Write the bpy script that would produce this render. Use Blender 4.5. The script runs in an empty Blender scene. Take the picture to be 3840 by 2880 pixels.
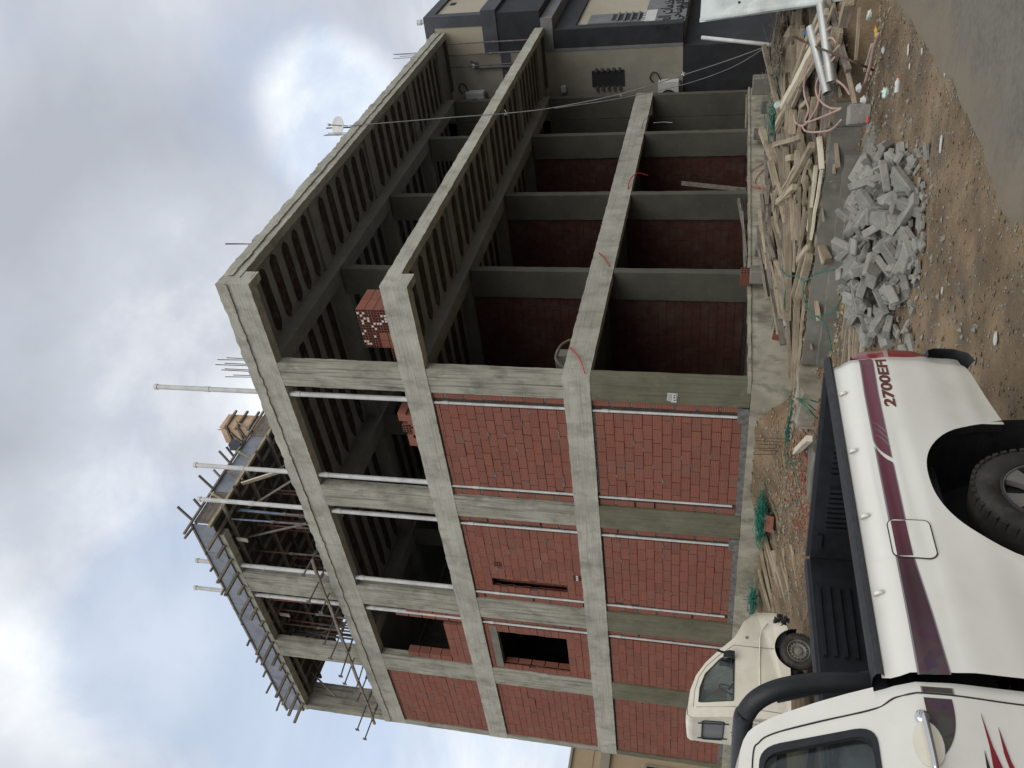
import bpy, bmesh, math, random
from mathutils import Vector, Matrix, noise
from mathutils.geometry import tessellate_polygon
R=math.radians; random.seed(7)
S=bpy.context.scene; COL=S.collection
# ---------------------------------------------------------------- camera
cam_d=bpy.data.cameras.new('camera'); cam=bpy.data.objects.new('camera',cam_d); COL.objects.link(cam); S.camera=cam
cam_d.sensor_fit='HORIZONTAL'; cam_d.sensor_width=36; cam_d.lens=36*3187.235/3840; cam_d.clip_end=2000; cam_d.clip_start=.05
CP=Vector((-13.95,-11.202,.691))
ya,pi_,ro=R(39.501),R(13.463),R(2.583)
F_=Vector((math.cos(ya)*math.cos(pi_),math.sin(ya)*math.cos(pi_),math.sin(pi_)))
R0=Vector((math.sin(ya),-math.cos(ya),0)); U0=R0.cross(F_)
RR=R0*math.cos(ro)+U0*math.sin(ro); UU=-R0*math.sin(ro)+U0*math.cos(ro)
m=Matrix((-UU,RR,-F_)).transposed().to_4x4(); m.translation=CP; cam.matrix_world=m   # the photograph was taken with the phone on its side
# ---------------------------------------------------------------- sky and sun
SUN_EL,SUN_AZ=R(42),R(229)      # azimuth measured counterclockwise from +X: the sun stands behind the camera, hidden by cloud
W=bpy.data.worlds.new('World'); S.world=W; W.use_nodes=True
nt=W.node_tree; nt.nodes.clear(); N=nt.nodes.new; L=nt.links.new
out=N('ShaderNodeOutputWorld'); mix=N('ShaderNodeMixShader'); L(mix.outputs[0],out.inputs[0])
sky=N('ShaderNodeTexSky'); sky.sky_type='NISHITA'; sky.sun_disc=False; sky.sun_elevation=SUN_EL; sky.sun_rotation=R(90)-SUN_AZ; sky.dust_density=2.0; sky.ozone_density=1.0
b1=N('ShaderNodeBackground'); b1.inputs[1].default_value=.15; skyhz=N('ShaderNodeMix'); skyhz.data_type='RGBA'; skyhz.inputs[0].default_value=.45; skyhz.inputs[7].default_value=(3.6,4.5,5.9,1); L(sky.outputs[0],skyhz.inputs[6]); L(skyhz.outputs[2],b1.inputs[0]); L(b1.outputs[0],mix.inputs[1])
tc=N('ShaderNodeTexCoord')
sep=N('ShaderNodeSeparateXYZ'); L(tc.outputs['Generated'],sep.inputs[0])
def M(op,a,b=None,c=None,tree=None):
    n=(tree or nt).nodes.new('ShaderNodeMath'); n.operation=op
    for i,v in enumerate((a,b,c)):
        if v is None: continue
        if isinstance(v,(int,float)): n.inputs[i].default_value=v
        else: (tree or nt).links.new(v,n.inputs[i])
    return n.outputs[0]
den=M('ADD',M('MAXIMUM',sep.outputs[2],0.0),.35)
cmb=N('ShaderNodeCombineXYZ'); L(M('DIVIDE',sep.outputs[0],den),cmb.inputs[0]); L(M('DIVIDE',sep.outputs[1],den),cmb.inputs[1])
def wnoise(scale,detail,rough,off,dist=0.):
    mp=N('ShaderNodeMapping'); mp.inputs['Location'].default_value=off; L(cmb.outputs[0],mp.inputs[0])
    n=N('ShaderNodeTexNoise'); n.inputs['Scale'].default_value=scale; n.inputs['Detail'].default_value=detail; n.inputs['Roughness'].default_value=rough; n.inputs['Distortion'].default_value=dist
    L(mp.outputs[0],n.inputs[0]); return n.outputs['Fac']
def blob(d,width):   # soft patch of the sky round one direction
    d=Vector(d).normalized(); dp=N('ShaderNodeVectorMath'); dp.operation='DOT_PRODUCT'; L(tc.outputs['Generated'],dp.inputs[0]); dp.inputs[1].default_value=d
    n=N('ShaderNodeMapRange'); n.interpolation_type='SMOOTHSTEP'; L(dp.outputs['Value'],n.inputs[0]); n.inputs[1].default_value=math.cos(R(width)); n.inputs[2].default_value=1.0; n.inputs[3].default_value=0; n.inputs[4].default_value=1
    return n.outputs[0]
def bl2(d,w,a): return M('MULTIPLY',M('MULTIPLY',blob(d,w),M('MULTIPLY_ADD',rag,1.8,-.12)),a)
def pix(x,y): return F_+RR*((1440-y)/3187.)+UU*(-(x-1920)/3187.)
rag=wnoise(3.2,9,.6,(2.2,9.1,0),.25)
big=wnoise(1.5,9,.62,(3.1,1.7,0),.4); small=wnoise(4.2,10,.66,(7.3,2.2,0),.7)
hole=M('ADD',bl2(pix(1110,380),9,.30),bl2(pix(900,2420),13,.30))
hole=M('ADD',hole,M('MULTIPLY',blob(pix(1650,2870),14),.22)); hole=M('ADD',hole,M('MULTIPLY',blob(pix(560,2330),8),.16))
cover=M('SUBTRACT',M('ADD',M('MULTIPLY',big,.62),M('MULTIPLY',small,.42)),hole)
cr=N('ShaderNodeMapRange'); cr.interpolation_type='SMOOTHSTEP'; L(cover,cr.inputs[0]); cr.inputs[1].default_value=.19; cr.inputs[2].default_value=.50; cr.inputs[3].default_value=.42; cr.inputs[4].default_value=1.0
L(cr.outputs[0],mix.inputs[0])
bright=M('ADD',M('MULTIPLY_ADD',wnoise(1.9,8,.6,(11.,4.,0),.3),.75,.12),bl2(pix(880,1330),15,.46))
bright=M('ADD',bright,bl2(pix(300,2260),11,.42)); bright=M('ADD',bright,M('ADD',M('MULTIPLY',blob(pix(1500,2880),20),.22),bl2(pix(1240,430),6,.5)))
bright=M('SUBTRACT',bright,M('MULTIPLY',blob(pix(560,820),13),.22)); bright=M('SUBTRACT',bright,M('MULTIPLY',blob(pix(420,1750),11),.16)); bright=M('SUBTRACT',bright,M('MULTIPLY',blob(pix(150,1500),24),.08))
ramp=N('ShaderNodeValToRGB'); L(bright,ramp.inputs[0]); e=ramp.color_ramp.elements
e[0].position=.30; e[0].color=(.40,.425,.48,1); e[1].position=.82; e[1].color=(.90,.93,.95,1)
x=e.new(.52); x.color=(.53,.56,.625,1)
b2=N('ShaderNodeBackground'); L(ramp.outputs[0],b2.inputs[0]); b2.inputs[1].default_value=1.04; L(b2.outputs[0],mix.inputs[2])
sd=bpy.data.lights.new('sun','SUN'); sd.energy=1.5; sd.angle=R(65); sd.color=(1,.95,.86); sun=bpy.data.objects.new('sun',sd); COL.objects.link(sun)
sv=Vector((math.cos(SUN_AZ)*math.cos(SUN_EL),math.sin(SUN_AZ)*math.cos(SUN_EL),math.sin(SUN_EL))); sun.rotation_euler=sv.to_track_quat('Z','Y').to_euler()
vs=S.view_settings; vs.view_transform='Standard'; vs.look='None'; vs.exposure=0.2; vs.gamma=1; vs.use_curve_mapping=False
S.cycles.max_bounces=6; S.cycles.diffuse_bounces=1
# measured positions (metres) of the timbers, straps, hoses and cables
D = {
'TIMB': [((-1.142, -5.571, -0.562), (0.003, -4.038, -0.26), 0.11), ((-0.593, -5.01, -0.418), (-0.059, -4.31, -0.279), 0.06), ((-1.108, -5.676, -0.654), (-1.382, -5.287, -0.714), 0.1), ((-1.403, -5.297, -0.712), (-1.25, -4.031, -0.69), 0.09), ((-1.145, -5.219, -0.653), (-1.114, -4.119, -0.649), 0.11), ((-0.916, -4.941, -0.56), (-0.901, -4.488, -0.555), 0.13), ((-0.639, -4.876, -0.492), (-0.498, -4.364, -0.465), 0.09), ((-0.826, -5.169, -0.533), (-0.75, -4.773, -0.516), 0.09), ((-0.101, -4.852, -0.315), (-0.318, -3.504, -0.41), 0.12), ((-0.35, -4.348, -0.39), (-0.556, -3.626, -0.476), 0.1), ((-0.64, -4.32, -0.483), (-0.75, -3.748, -0.54), 0.16), ((-1.055, -4.398, -0.596), (-0.919, -3.832, -0.576), 0.1), ((-0.815, -4.444, -0.554), (-0.941, -4.023, -0.597), 0.08), ((0.102, -4.061, -0.24), (-0.18, -3.728, -0.354), 0.08), ((0.583, -4.532, -0.065), (0.243, -4.222, -0.188), 0.13), ((0.264, -4.249, -0.176), (0.017, -4.116, -0.265), 0.11), ((0.434, -4.005, -0.155), (0.479, -3.642, -0.171), 0.14), ((0.178, -3.911, -0.232), (0.215, -3.539, -0.25), 0.07), ((0.3, -4.892, -0.18), (0.045, -4.307, -0.272), 0.14), ((0.065, -5.027, -0.266), (-0.118, -4.539, -0.32), 0.18), ((0.488, -4.868, -0.103), (-0.689, -5.502, -0.432), 0.09), ((-0.65, -5.527, -0.45), (-0.701, -4.971, -0.48), 0.12), ((-0.216, -5.28, -0.335), (-0.258, -5.002, -0.347), 0.08), ((-0.515, -5.192, -0.41), (-0.556, -4.86, -0.428), 0.16), ((-0.187, -4.926, -0.296), (-0.396, -5.042, -0.359), 0.09), ((-0.936, -5.123, -0.551), (-1.024, -5.29, -0.577), 0.12), ((-0.571, -4.866, -0.456), (-0.294, -4.273, -0.388), 0.1), ((0.389, -4.358, -0.138), (-0.001, -4.174, -0.27), 0.07), ((-0.746, -6.876, -0.485), (0.31, -5.609, -0.192), 0.14), ((-0.567, -7.067, -0.44), (0.022, -6.112, -0.278), 0.14), ((-0.459, -6.816, -0.399), (-0.039, -6.164, -0.291), 0.1), ((-0.937, -7.096, -0.521), (-0.655, -6.635, -0.452), 0.13), ((-0.64, -6.629, -0.462), (0.526, -5.204, -0.127), 0.1), ((-0.531, -6.461, -0.429), (-0.041, -5.867, -0.297), 0.08), ((0.076, -6.882, -0.232), (0.712, -6.322, -0.056), 0.15), ((0.322, -6.614, -0.188), (0.315, -6.174, -0.206), 0.1), ((0.109, -6.669, -0.252), (0.087, -6.19, -0.274), 0.11), ((-0.012, -6.943, -0.288), (-0.058, -6.497, -0.318), 0.1), ((-0.181, -7.01, -0.339), (-0.131, -6.636, -0.339), 0.12), ((0.201, -6.806, -0.225), (0.281, -6.388, -0.216), 0.09), ((0.536, -6.406, -0.154), (0.443, -5.708, -0.188), 0.08), ((0.781, -6.482, -0.096), (0.658, -5.845, -0.133), 0.07), ((0.061, -5.756, -0.252), (0.056, -5.318, -0.268), 0.13), ((0.189, -5.612, -0.228), (0.593, -5.097, -0.137), 0.12), ((-0.111, -5.706, -0.318), (-0.145, -5.347, -0.329), 0.14), ((-0.35, -6.143, -0.375), (-0.068, -5.763, -0.305), 0.1), ((-0.901, -6.186, -0.555), (-0.845, -5.687, -0.554), 0.12), ((-0.732, -6.114, -0.48), (-0.398, -5.858, -0.389), 0.09), ((-0.533, -5.869, -0.43), (-0.469, -5.638, -0.426), 0.14), ((-0.871, -6.761, -0.516), (-0.335, -6.198, -0.371), 0.1), ((-1.253, -7.28, -0.691), (-1.206, -6.936, -0.692), 0.16), ((-1.158, -7.239, -0.602), (-0.823, -6.927, -0.502), 0.09), ((-1.403, -7.306, -0.751), (-1.314, -6.899, -0.739), 0.14), ((1.083, -6.649, 0.01), (1.151, -6.191, 0.015), 0.06), ((1.201, -6.407, 0.03), (0.879, -5.917, -0.081), 0.05), ((-0.872, -7.466, -0.517), (-0.216, -6.528, -0.35), 0.13), ((-3.121, -8.174, -0.6), (-2.708, -7.803, -0.61), 0.14), ((-2.114, -7.795, -0.85), (-2.336, -7.22, -0.86), 0.08), ((-1.091, -7.475, -0.567), (-0.447, -6.787, -0.404), 0.1), ((0.212, -7.142, -0.221), (0.363, -6.299, -0.206), 0.1), ((-2.532, -7.463, -1.0), (-2.144, -7.02, -1.01), 0.05), ((0.762, -7.031, -0.101), (0.934, -6.07, -0.065), 0.07), ((-0.017, -7.239, -0.275), (0.009, -6.607, -0.297), 0.1), ((-1.273, -7.603, -0.637), (-0.799, -6.931, -0.51), 0.08), ((-0.146, -4.4, -0.359), (-0.627, -2.028, -0.521), 0.14), ((-0.468, -4.428, -0.44), (-0.711, -3.096, -0.528), 0.11), ((-0.671, -4.657, -0.486), (-0.831, -3.685, -0.549), 0.12), ((-0.988, -4.435, -0.566), (-0.867, -3.334, -0.56), 0.1), ((-1.295, -3.93, -0.673), (-0.889, -3.418, -0.552), 0.12), ((-1.337, -3.777, -0.686), (-1.063, -2.808, -0.619), 0.13), ((-1.102, -3.66, -0.616), (-0.77, -2.64, -0.546), 0.07), ((-0.941, -2.753, -0.609), (-1.18, -0.94, -0.699), 0.13), ((-1.245, -2.953, -0.695), (-1.302, -1.181, -0.736), 0.1), ((-0.571, -2.252, -0.504), (-1.108, -0.909, -0.683), 0.09), ((-1.094, -4.863, -0.628), (-1.216, -3.907, -0.68), 0.1), ((0.027, -4.315, -0.313), (-0.226, -3.143, -0.401), 0.1), ((-3.741, -4.851, -1.0), (-3.75, -3.899, -1.01), 0.12), ((-4.135, -4.881, -1.02), (-4.238, -4.154, -1.03), 0.1), ((-3.938, -4.235, -1.0), (-4.051, -3.305, -1.01), 0.09), ((-4.157, -4.33, -1.0), (-4.573, -3.726, -1.01), 0.07), ((-4.291, -4.427, -1.05), (-4.624, -3.77, -1.06), 0.09), ((-4.501, -4.816, -1.08), (-4.869, -4.049, -1.09), 0.12), ((-0.594, -4.62, -0.418), (0.109, -3.98, -0.222), 0.11), ((0.337, -4.096, -0.199), (0.554, -3.608, -0.179), 0.14), ((-0.475, -4.432, -0.383), (-0.002, -4.105, -0.25), 0.08), ((-0.267, 3.904, -0.464), (-1.692, 4.63, -0.922), 0.16), ((-0.303, 4.685, -0.483), (-1.367, 5.578, -0.832), 0.13), ((-0.334, 5.406, -0.496), (-1.169, 5.857, -0.777), 0.13), ((-0.587, 4.392, -0.556), (-1.579, 5.283, -0.884), 0.1), ((-0.926, 3.287, -0.642), (-2.129, 4.511, -1.033), 0.1), ((-1.54, 3.139, -0.822), (-2.299, 4.273, -1.08), 0.08), ((-1.535, 3.612, -0.83), (-2.402, 4.126, -1.121), 0.09), ((-0.465, 5.778, -0.535), (-1.052, 6.021, -0.742), 0.09), ((-2.284, 3.285, -1.065), (-2.468, 3.693, -1.15), 0.1), ((-0.55, 2.743, -0.565), (-1.105, 2.957, -0.761), 0.04), ((-0.985, 3.928, -0.688), (-1.968, 4.378, -1.012), 0.12), ((-1.87, 2.623, -0.953), (-2.715, 3.683, -1.236), 0.16), ((-0.828, 4.245, -0.636), (-1.772, 5.01, -0.95), 0.14)],
'HOSE_A': [(-1.322, -7.338, -0.622), (-1.096, -7.179, -0.554), (-0.871, -7.051, -0.486), (-0.653, -6.579, -0.421), (-0.601, -6.293, -0.405), (-0.669, -6.142, -0.426), (-0.864, -6.008, -0.484), (-0.792, -5.79, -0.463), (-1.284, -6.045, -0.61), (-1.941, -6.406, -0.75), (-2.039, -6.479, -0.8)],
'HOSE_B': [(-1.546, -7.185, -0.689), (-1.406, -7.21, -0.647), (-1.245, -7.145, -0.598), (-1.126, -6.996, -0.563)],
'HOSE_C': [(-1.672, -7.198, -0.727), (-1.427, -6.993, -0.653), (-1.17, -6.687, -0.576), (-1.044, -6.45, -0.538), (-1.106, -6.321, -0.557), (-1.36, -6.284, -0.633), (-1.673, -6.337, -0.727), (-2.039, -6.479, -0.8)],
'HOSE_D': [(-1.556, -7.009, -0.692), (-1.204, -6.653, -0.586), (-1.202, -6.412, -0.586), (-1.153, -6.157, -0.571), (-0.948, -5.892, -0.509)],
'HOSE_E': [(-0.315, -5.714, -0.32), (-0.422, -5.631, -0.352), (-0.71, -5.695, -0.438), (-0.948, -5.892, -0.509)],
'HOSE_F': [(-0.683, -5.695, -0.43), (-0.827, -5.661, -0.473), (-1.229, -5.807, -0.594), (-1.715, -6.046, -0.74), (-2.191, -6.379, -0.8)],
'HOSE_G': [(-1.592, -6.7, -0.75), (-1.959, -6.746, -0.813), (-2.634, -6.898, -0.8)],
'HOSE_H': [(-3.208, -7.808, -0.95), (-2.819, -7.496, -0.98), (-2.614, -7.245, -1.0), (-2.257, -6.864, -1.02)],
'RED_A': [(8.756, -0.02, -0.474), (9.657, -0.04, 0.003), (9.241, -0.05, 0.019), (8.648, -0.06, -0.195), (8.634, -0.08, -0.478), (8.744, -0.105, -0.62)],
'RED_L1': [(8.7, -0.833, -0.6), (10.234, -0.1, -0.578), (9.959, -0.06, -0.205), (9.465, -0.05, 0.055), (9.04, -0.05, 0.084), (8.683, -0.06, -0.087), (8.539, -0.08, -0.334), (7.76, -0.547, -0.6)],
'RED_L2': [(8.498, -0.772, -0.6), (9.863, -0.1, -0.497), (9.485, -0.06, -0.26), (9.0, -0.05, -0.14), (8.614, -0.06, -0.266), (7.674, -0.52, -0.6)],
'WIRE1': [(5.087, -0.02, 3.772), (4.835, -0.06, 3.62), (4.56, -0.07, 3.49), (4.422, -0.03, 3.414)],
'WIRE2': [(0.988, -0.02, 3.89), (0.693, -0.08, 3.685), (0.343, -0.1, 3.514), (0.043, -0.05, 3.399)],
'WIRE3': [(8.707, -0.02, 3.399), (9.051, -0.12, 3.378), (9.353, -0.15, 3.268), (9.542, -0.1, 3.132), (9.708, 0.05, 2.915)],
'WIRE4': [(13.04, -0.02, 3.412), (13.438, -0.1, 3.378), (13.833, -0.1, 3.255), (14.088, 0.0, 3.03)],
'WIRE5': [(13.65, 0.05, 3.083), (13.815, 0.1, 2.746), (13.751, 0.1, 2.461)],
'CAB1': [(8.533, -2.2, 11.471), (8.622, -2.326, 8.28), (8.659, -2.379, 6.716), (8.728, -2.476, 5.352), (8.903, -2.724, 3.522), (9.152, -3.076, 1.906), (9.332, -3.332, 0.817), (9.522, -3.6, -0.193)],
'CAB2': [(8.715, -2.458, 5.351), (8.838, -2.632, 3.518), (9.007, -2.871, 1.896), (9.23, -3.187, 0.673), (9.485, -3.548, -0.116)],
'POLE': [(11.808, -3.2, 1.515), (10.891, -3.2, -0.389)],
'TUBE': [(-1.55, -6.664, -0.69), (-0.949, -7.488, -0.51), (-1.47, -6.473, -0.666), (-0.684, -7.103, -0.43)],
'ROD': [(1.071, -6.682, 0.096), (-0.643, -6.903, -0.418), (-2.356, -7.247, -0.75), (-2.257, -7.055, -1.1)],
'GREEN1': [(-0.358, -2.926, -0.333), (-0.709, -2.995, -0.438), (-1.109, -3.246, -0.558), (-1.42, -3.325, -0.651), (-1.826, -3.739, -0.773), (-2.563, -4.27, -0.994), (-4.029, -5.101, -0.9)],
'GREEN2': [(-1.42, -3.325, -0.651), (-1.433, -3.075, -0.655), (-1.712, -2.929, -0.75), (-1.875, -2.961, -0.85), (-2.539, -3.499, -1.0), (-3.238, -4.32, -1.0)],
'GREEN3': [(-1.866, -2.966, -0.85), (-2.014, -2.86, -1.0), (-2.996, -3.062, -1.0)],
'GREEN4': [(-0.668, -2.672, -0.425), (-0.69, -2.33, -0.432), (-0.87, -2.35, -0.486)],
'GREEN50': [(-1.631, -1.01, -0.72), (-2.921, -2.066, -0.75), (-2.661, -1.797, -0.95)],
'GREEN51': [(-1.631, -1.01, -0.72), (-2.835, -1.911, -0.75), (-2.511, -1.499, -0.95)],
'GREEN52': [(-1.631, -1.01, -0.72), (-2.933, -1.911, -0.75), (-2.7, -1.49, -0.95)],
'GREEN6': [(-0.759, -0.284, -0.74), (-0.774, -0.028, -0.75), (-0.839, 0.272, -0.75)],
'GREEN7': [(-1.005, 0.923, -0.74), (-1.899, 0.335, -0.74), (-2.324, 0.203, -0.8), (-2.578, 0.278, -0.85)],
'GREEN8': [(-1.082, 1.145, -0.72), (-2.056, 0.169, -0.72), (-2.912, -0.664, -0.78)],
'GREEN9': [(-0.107, 3.774, -0.6), (-1.8, 1.719, -0.55), (-2.081, 1.229, -0.6)],
'GREEN10': [(-2.116, 1.296, -0.75), (-3.073, 0.165, -0.72), (-3.471, -0.298, -0.78)],
'TANG1': [(1.534, 5.112, -0.6), (0.805, 5.234, -0.65)],
'TANG2': [(0.425, -5.825, -0.097), (0.372, -5.467, -0.113)],
'TANG3': [(-0.33, 6.761, -0.6)],
'TANG4': [(-0.609, -2.404, -0.408)],
'REBG': [(-1.149, 0.42, -0.74), (-0.896, 0.736, -0.74), (-0.852, 0.862, -0.74), (-0.697, 1.093, -0.74), (-0.756, 1.116, -0.74), (-0.71, 1.247, -0.74)],
'SQT': [(-2.963, -1.266, -0.85), (-1.439, 0.487, -0.85)],
'FOOT': [(-2.142, -2.234, -0.72), (-3.205, -2.979, -0.72), (-2.828, -2.276, -0.72)],
'RB1': [(3.648, -0.35, -0.204), (4.272, -0.5, -0.569), (3.284, -0.45, -0.391), (0.711, -0.75, -0.58)],
'MOUND': [(3.3, 3.628, -0.35), (1.979, 2.904, -0.45), (2.533, 4.3, -0.55)],
'TRASH': [(-3.991, -7.414, -1.0), (-4.359, -7.55, -1.05), (-2.348, -6.867, -0.95), (-2.909, -6.917, -0.95), (-3.375, -6.896, -0.95), (-2.829, -7.646, -1.0), (-2.903, -7.519, -1.08), (-1.977, -7.658, -1.0), (-2.322, -7.571, -0.55), (-6.118, -7.688, -0.85), (-3.106, -6.611, -0.95), (2.488, -0.518, -0.6), (0.664, -1.05, -0.6), (3.878, 2.838, 0.02), (9.654, -3.297, -0.5)],
'BITS': [(-3.782, -7.801, -1.19), (-4.469, -8.012, -1.19), (-4.036, -7.711, -1.19), (-6.028, -7.701, -1.19), (-8.645, -7.424, -1.19), (-7.133, -6.849, -1.19), (-5.581, -8.254, -1.19)],
'CHUNK': [(-3.035, -6.86, -0.8)],
'DBRIS': [(-2.496, 0.121, -0.85), (-4.248, -0.385, -0.85)],
'ASPH': [(-2.409, -7.945, -1.2), (-3.335, -8.028, -1.2), (-4.092, -8.06, -1.2), (-4.899, -8.108, -1.2), (-5.647, -8.168, -1.2), (-6.174, -8.219, -1.2), (-6.563, -8.188, -1.2), (-6.96, -8.175, -1.2), (-7.341, -8.148, -1.2), (-7.678, -8.096, -1.2), (-8.098, -8.103, -1.2), (-8.54, -8.184, -1.2)],
}
# ---------------------------------------------------------------- materials
def newmat(name):
    mt=bpy.data.materials.new(name); mt.use_nodes=True; t=mt.node_tree; return mt,t,t.nodes['Principled BSDF']
def mat(name,c1,c2=None,rough=.8,scale=6.,detail=6,metal=0,spec=.3,bump=0.,bscale=None,coord='P',stretch=(1,1,1),coat=0,contrast=(.35,.65),dirt=None,dirts=1.2,rand=0.,trans=0):
    mt,t,p=newmat(name); n=t.nodes.new; l=t.links.new
    if coord=='P': src=n('ShaderNodeNewGeometry').outputs['Position']
    else: src=n('ShaderNodeTexCoord').outputs['Object']
    mp=n('ShaderNodeMapping'); mp.inputs['Scale'].default_value=stretch; l(src,mp.inputs[0])
    if rand and coord=='O':
        oi=n('ShaderNodeObjectInfo'); sc=M('MULTIPLY',oi.outputs['Random'],37.,tree=t); l(sc,mp.inputs['Location'])
    no=n('ShaderNodeTexNoise'); no.inputs['Scale'].default_value=scale; no.inputs['Detail'].default_value=detail; no.inputs['Roughness'].default_value=.6; l(mp.outputs[0],no.inputs[0])
    c2=c2 or c1; cr=n('ShaderNodeValToRGB'); cr.color_ramp.elements[0].position=contrast[0]; cr.color_ramp.elements[1].position=contrast[1]
    cr.color_ramp.elements[0].color=(*c1,1); cr.color_ramp.elements[1].color=(*c2,1); l(no.outputs['Fac'],cr.inputs[0]); colr=cr.outputs[0]
    def mixc(a,b,f,mode='MIX'):
        mx=n('ShaderNodeMix'); mx.data_type='RGBA'; mx.blend_type=mode
        for s,v in ((6,a),(7,b),(0,f)):
            if isinstance(v,(tuple,float,int)): mx.inputs[s].default_value=v
            else: l(v,mx.inputs[s])
        return mx.outputs[2]
    if dirt:
        d=n('ShaderNodeTexNoise'); d.inputs['Scale'].default_value=dirts; d.inputs['Detail'].default_value=8; d.inputs['Roughness'].default_value=.7; l(src,d.inputs[0])
        mr=n('ShaderNodeMapRange'); l(d.outputs['Fac'],mr.inputs[0]); mr.inputs[1].default_value=.48; mr.inputs[2].default_value=.68
        colr=mixc(colr,(*dirt,1),mr.outputs[0])
    if rand:
        oi=n('ShaderNodeObjectInfo'); v=M('MULTIPLY_ADD',oi.outputs['Random'],rand*2,1-rand,tree=t)
        hs=n('ShaderNodeHueSaturation'); l(v,hs.inputs['Value']); l(colr,hs.inputs['Color']); colr=hs.outputs[0]
    l(colr,p.inputs['Base Color']); p.inputs['Roughness'].default_value=rough; p.inputs['Metallic'].default_value=metal; p.inputs['Specular IOR Level'].default_value=spec
    p.inputs['Coat Weight'].default_value=coat; p.inputs['Coat Roughness'].default_value=.08
    if trans: p.inputs['Transmission Weight'].default_value=trans
    if bump:
        bn=n('ShaderNodeTexNoise'); bn.inputs['Scale'].default_value=bscale or scale*4; bn.inputs['Detail'].default_value=6; l(mp.outputs[0],bn.inputs[0])
        bu=n('ShaderNodeBump'); bu.inputs['Strength'].default_value=bump; bu.inputs['Distance'].default_value=.02; l(bn.outputs['Fac'],bu.inputs['Height']); l(bu.outputs[0],p.inputs['Normal'])
    return mt
def concrete(name,c1,c2,board=None,dark=(.11,.105,.085),amt=.5,bump=.5,bw=.4):
    """cast concrete: mottled tone, cement stains, and boards marks along one axis ('Z' columns, 'Y'/'X' beams)"""
    mt,t,p=newmat(name); n=t.nodes.new; l=t.links.new
    g=n('ShaderNodeNewGeometry'); pos=g.outputs['Position']
    def ns(scale,st=(1,1,1),det=8,ro=.62):
        mp=n('ShaderNodeMapping'); mp.inputs['Scale'].default_value=st; l(pos,mp.inputs[0]); a=n('ShaderNodeTexNoise'); a.inputs['Scale'].default_value=scale; a.inputs['Detail'].default_value=det; a.inputs['Roughness'].default_value=ro; l(mp.outputs[0],a.inputs[0]); return a.outputs['Fac']
    def mr(v,a,b,c=0.,d=1.):
        q=n('ShaderNodeMapRange'); l(v,q.inputs[0]); 
        for i,w in enumerate((a,b,c,d)): q.inputs[i+1].default_value=w
        return q.outputs[0]
    def mixc(a,b,f,mode='MIX'):
        mx=n('ShaderNodeMix'); mx.data_type='RGBA'; mx.blend_type=mode
        for s,v in ((6,a),(7,b),(0,f)):
            if isinstance(v,(tuple,float,int)): mx.inputs[s].default_value=v
            else: l(v,mx.inputs[s])
        return mx.outputs[2]
    st={'Z':(9,9,.35),'Y':(3,.35,9),'X':(.35,3,9),None:(1,1,1)}[board]
    c=mixc((*c1,1),(*c2,1),mr(ns(.9),.35,.65))
    c=mixc(c,(*dark,1),M('MULTIPLY',mr(ns(2.3,(1,1,.7)),.50,.72),amt,tree=t))
    c=mixc(c,(c2[0]*1.25,c2[1]*1.24,c2[2]*1.2,1),M('MULTIPLY',mr(ns(5.),.56,.74),.5,tree=t))
    if board:
        c=mixc(c,(*dark,1),M('MULTIPLY',mr(ns(1.6,st,5,.55),.50,.70),bw*(.75*amt+.15)*1.3,tree=t))
        c=mixc(c,(c2[0]*1.2,c2[1]*1.2,c2[2]*1.15,1),M('MULTIPLY',mr(ns(2.6,st,4,.5),.55,.72),.45*bw,tree=t))
    c=mixc(c,(.03,.03,.025,1),M('MULTIPLY',mr(ns(26.,(1,1,1),3),.66,.76),.55,tree=t))
    l(c,p.inputs['Base Color']); p.inputs['Roughness'].default_value=.9; p.inputs['Specular IOR Level'].default_value=.15
    h=M('ADD',M('MULTIPLY',ns(2.6,st,5,.55),1.2 if board else .3,tree=t),M('MULTIPLY',ns(30.),.5,tree=t),tree=t)
    bu=n('ShaderNodeBump'); bu.inputs['Strength'].default_value=bump; bu.inputs['Distance'].default_value=.02; l(h,bu.inputs['Height']); l(bu.outputs[0],p.inputs['Normal'])
    return mt
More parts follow.
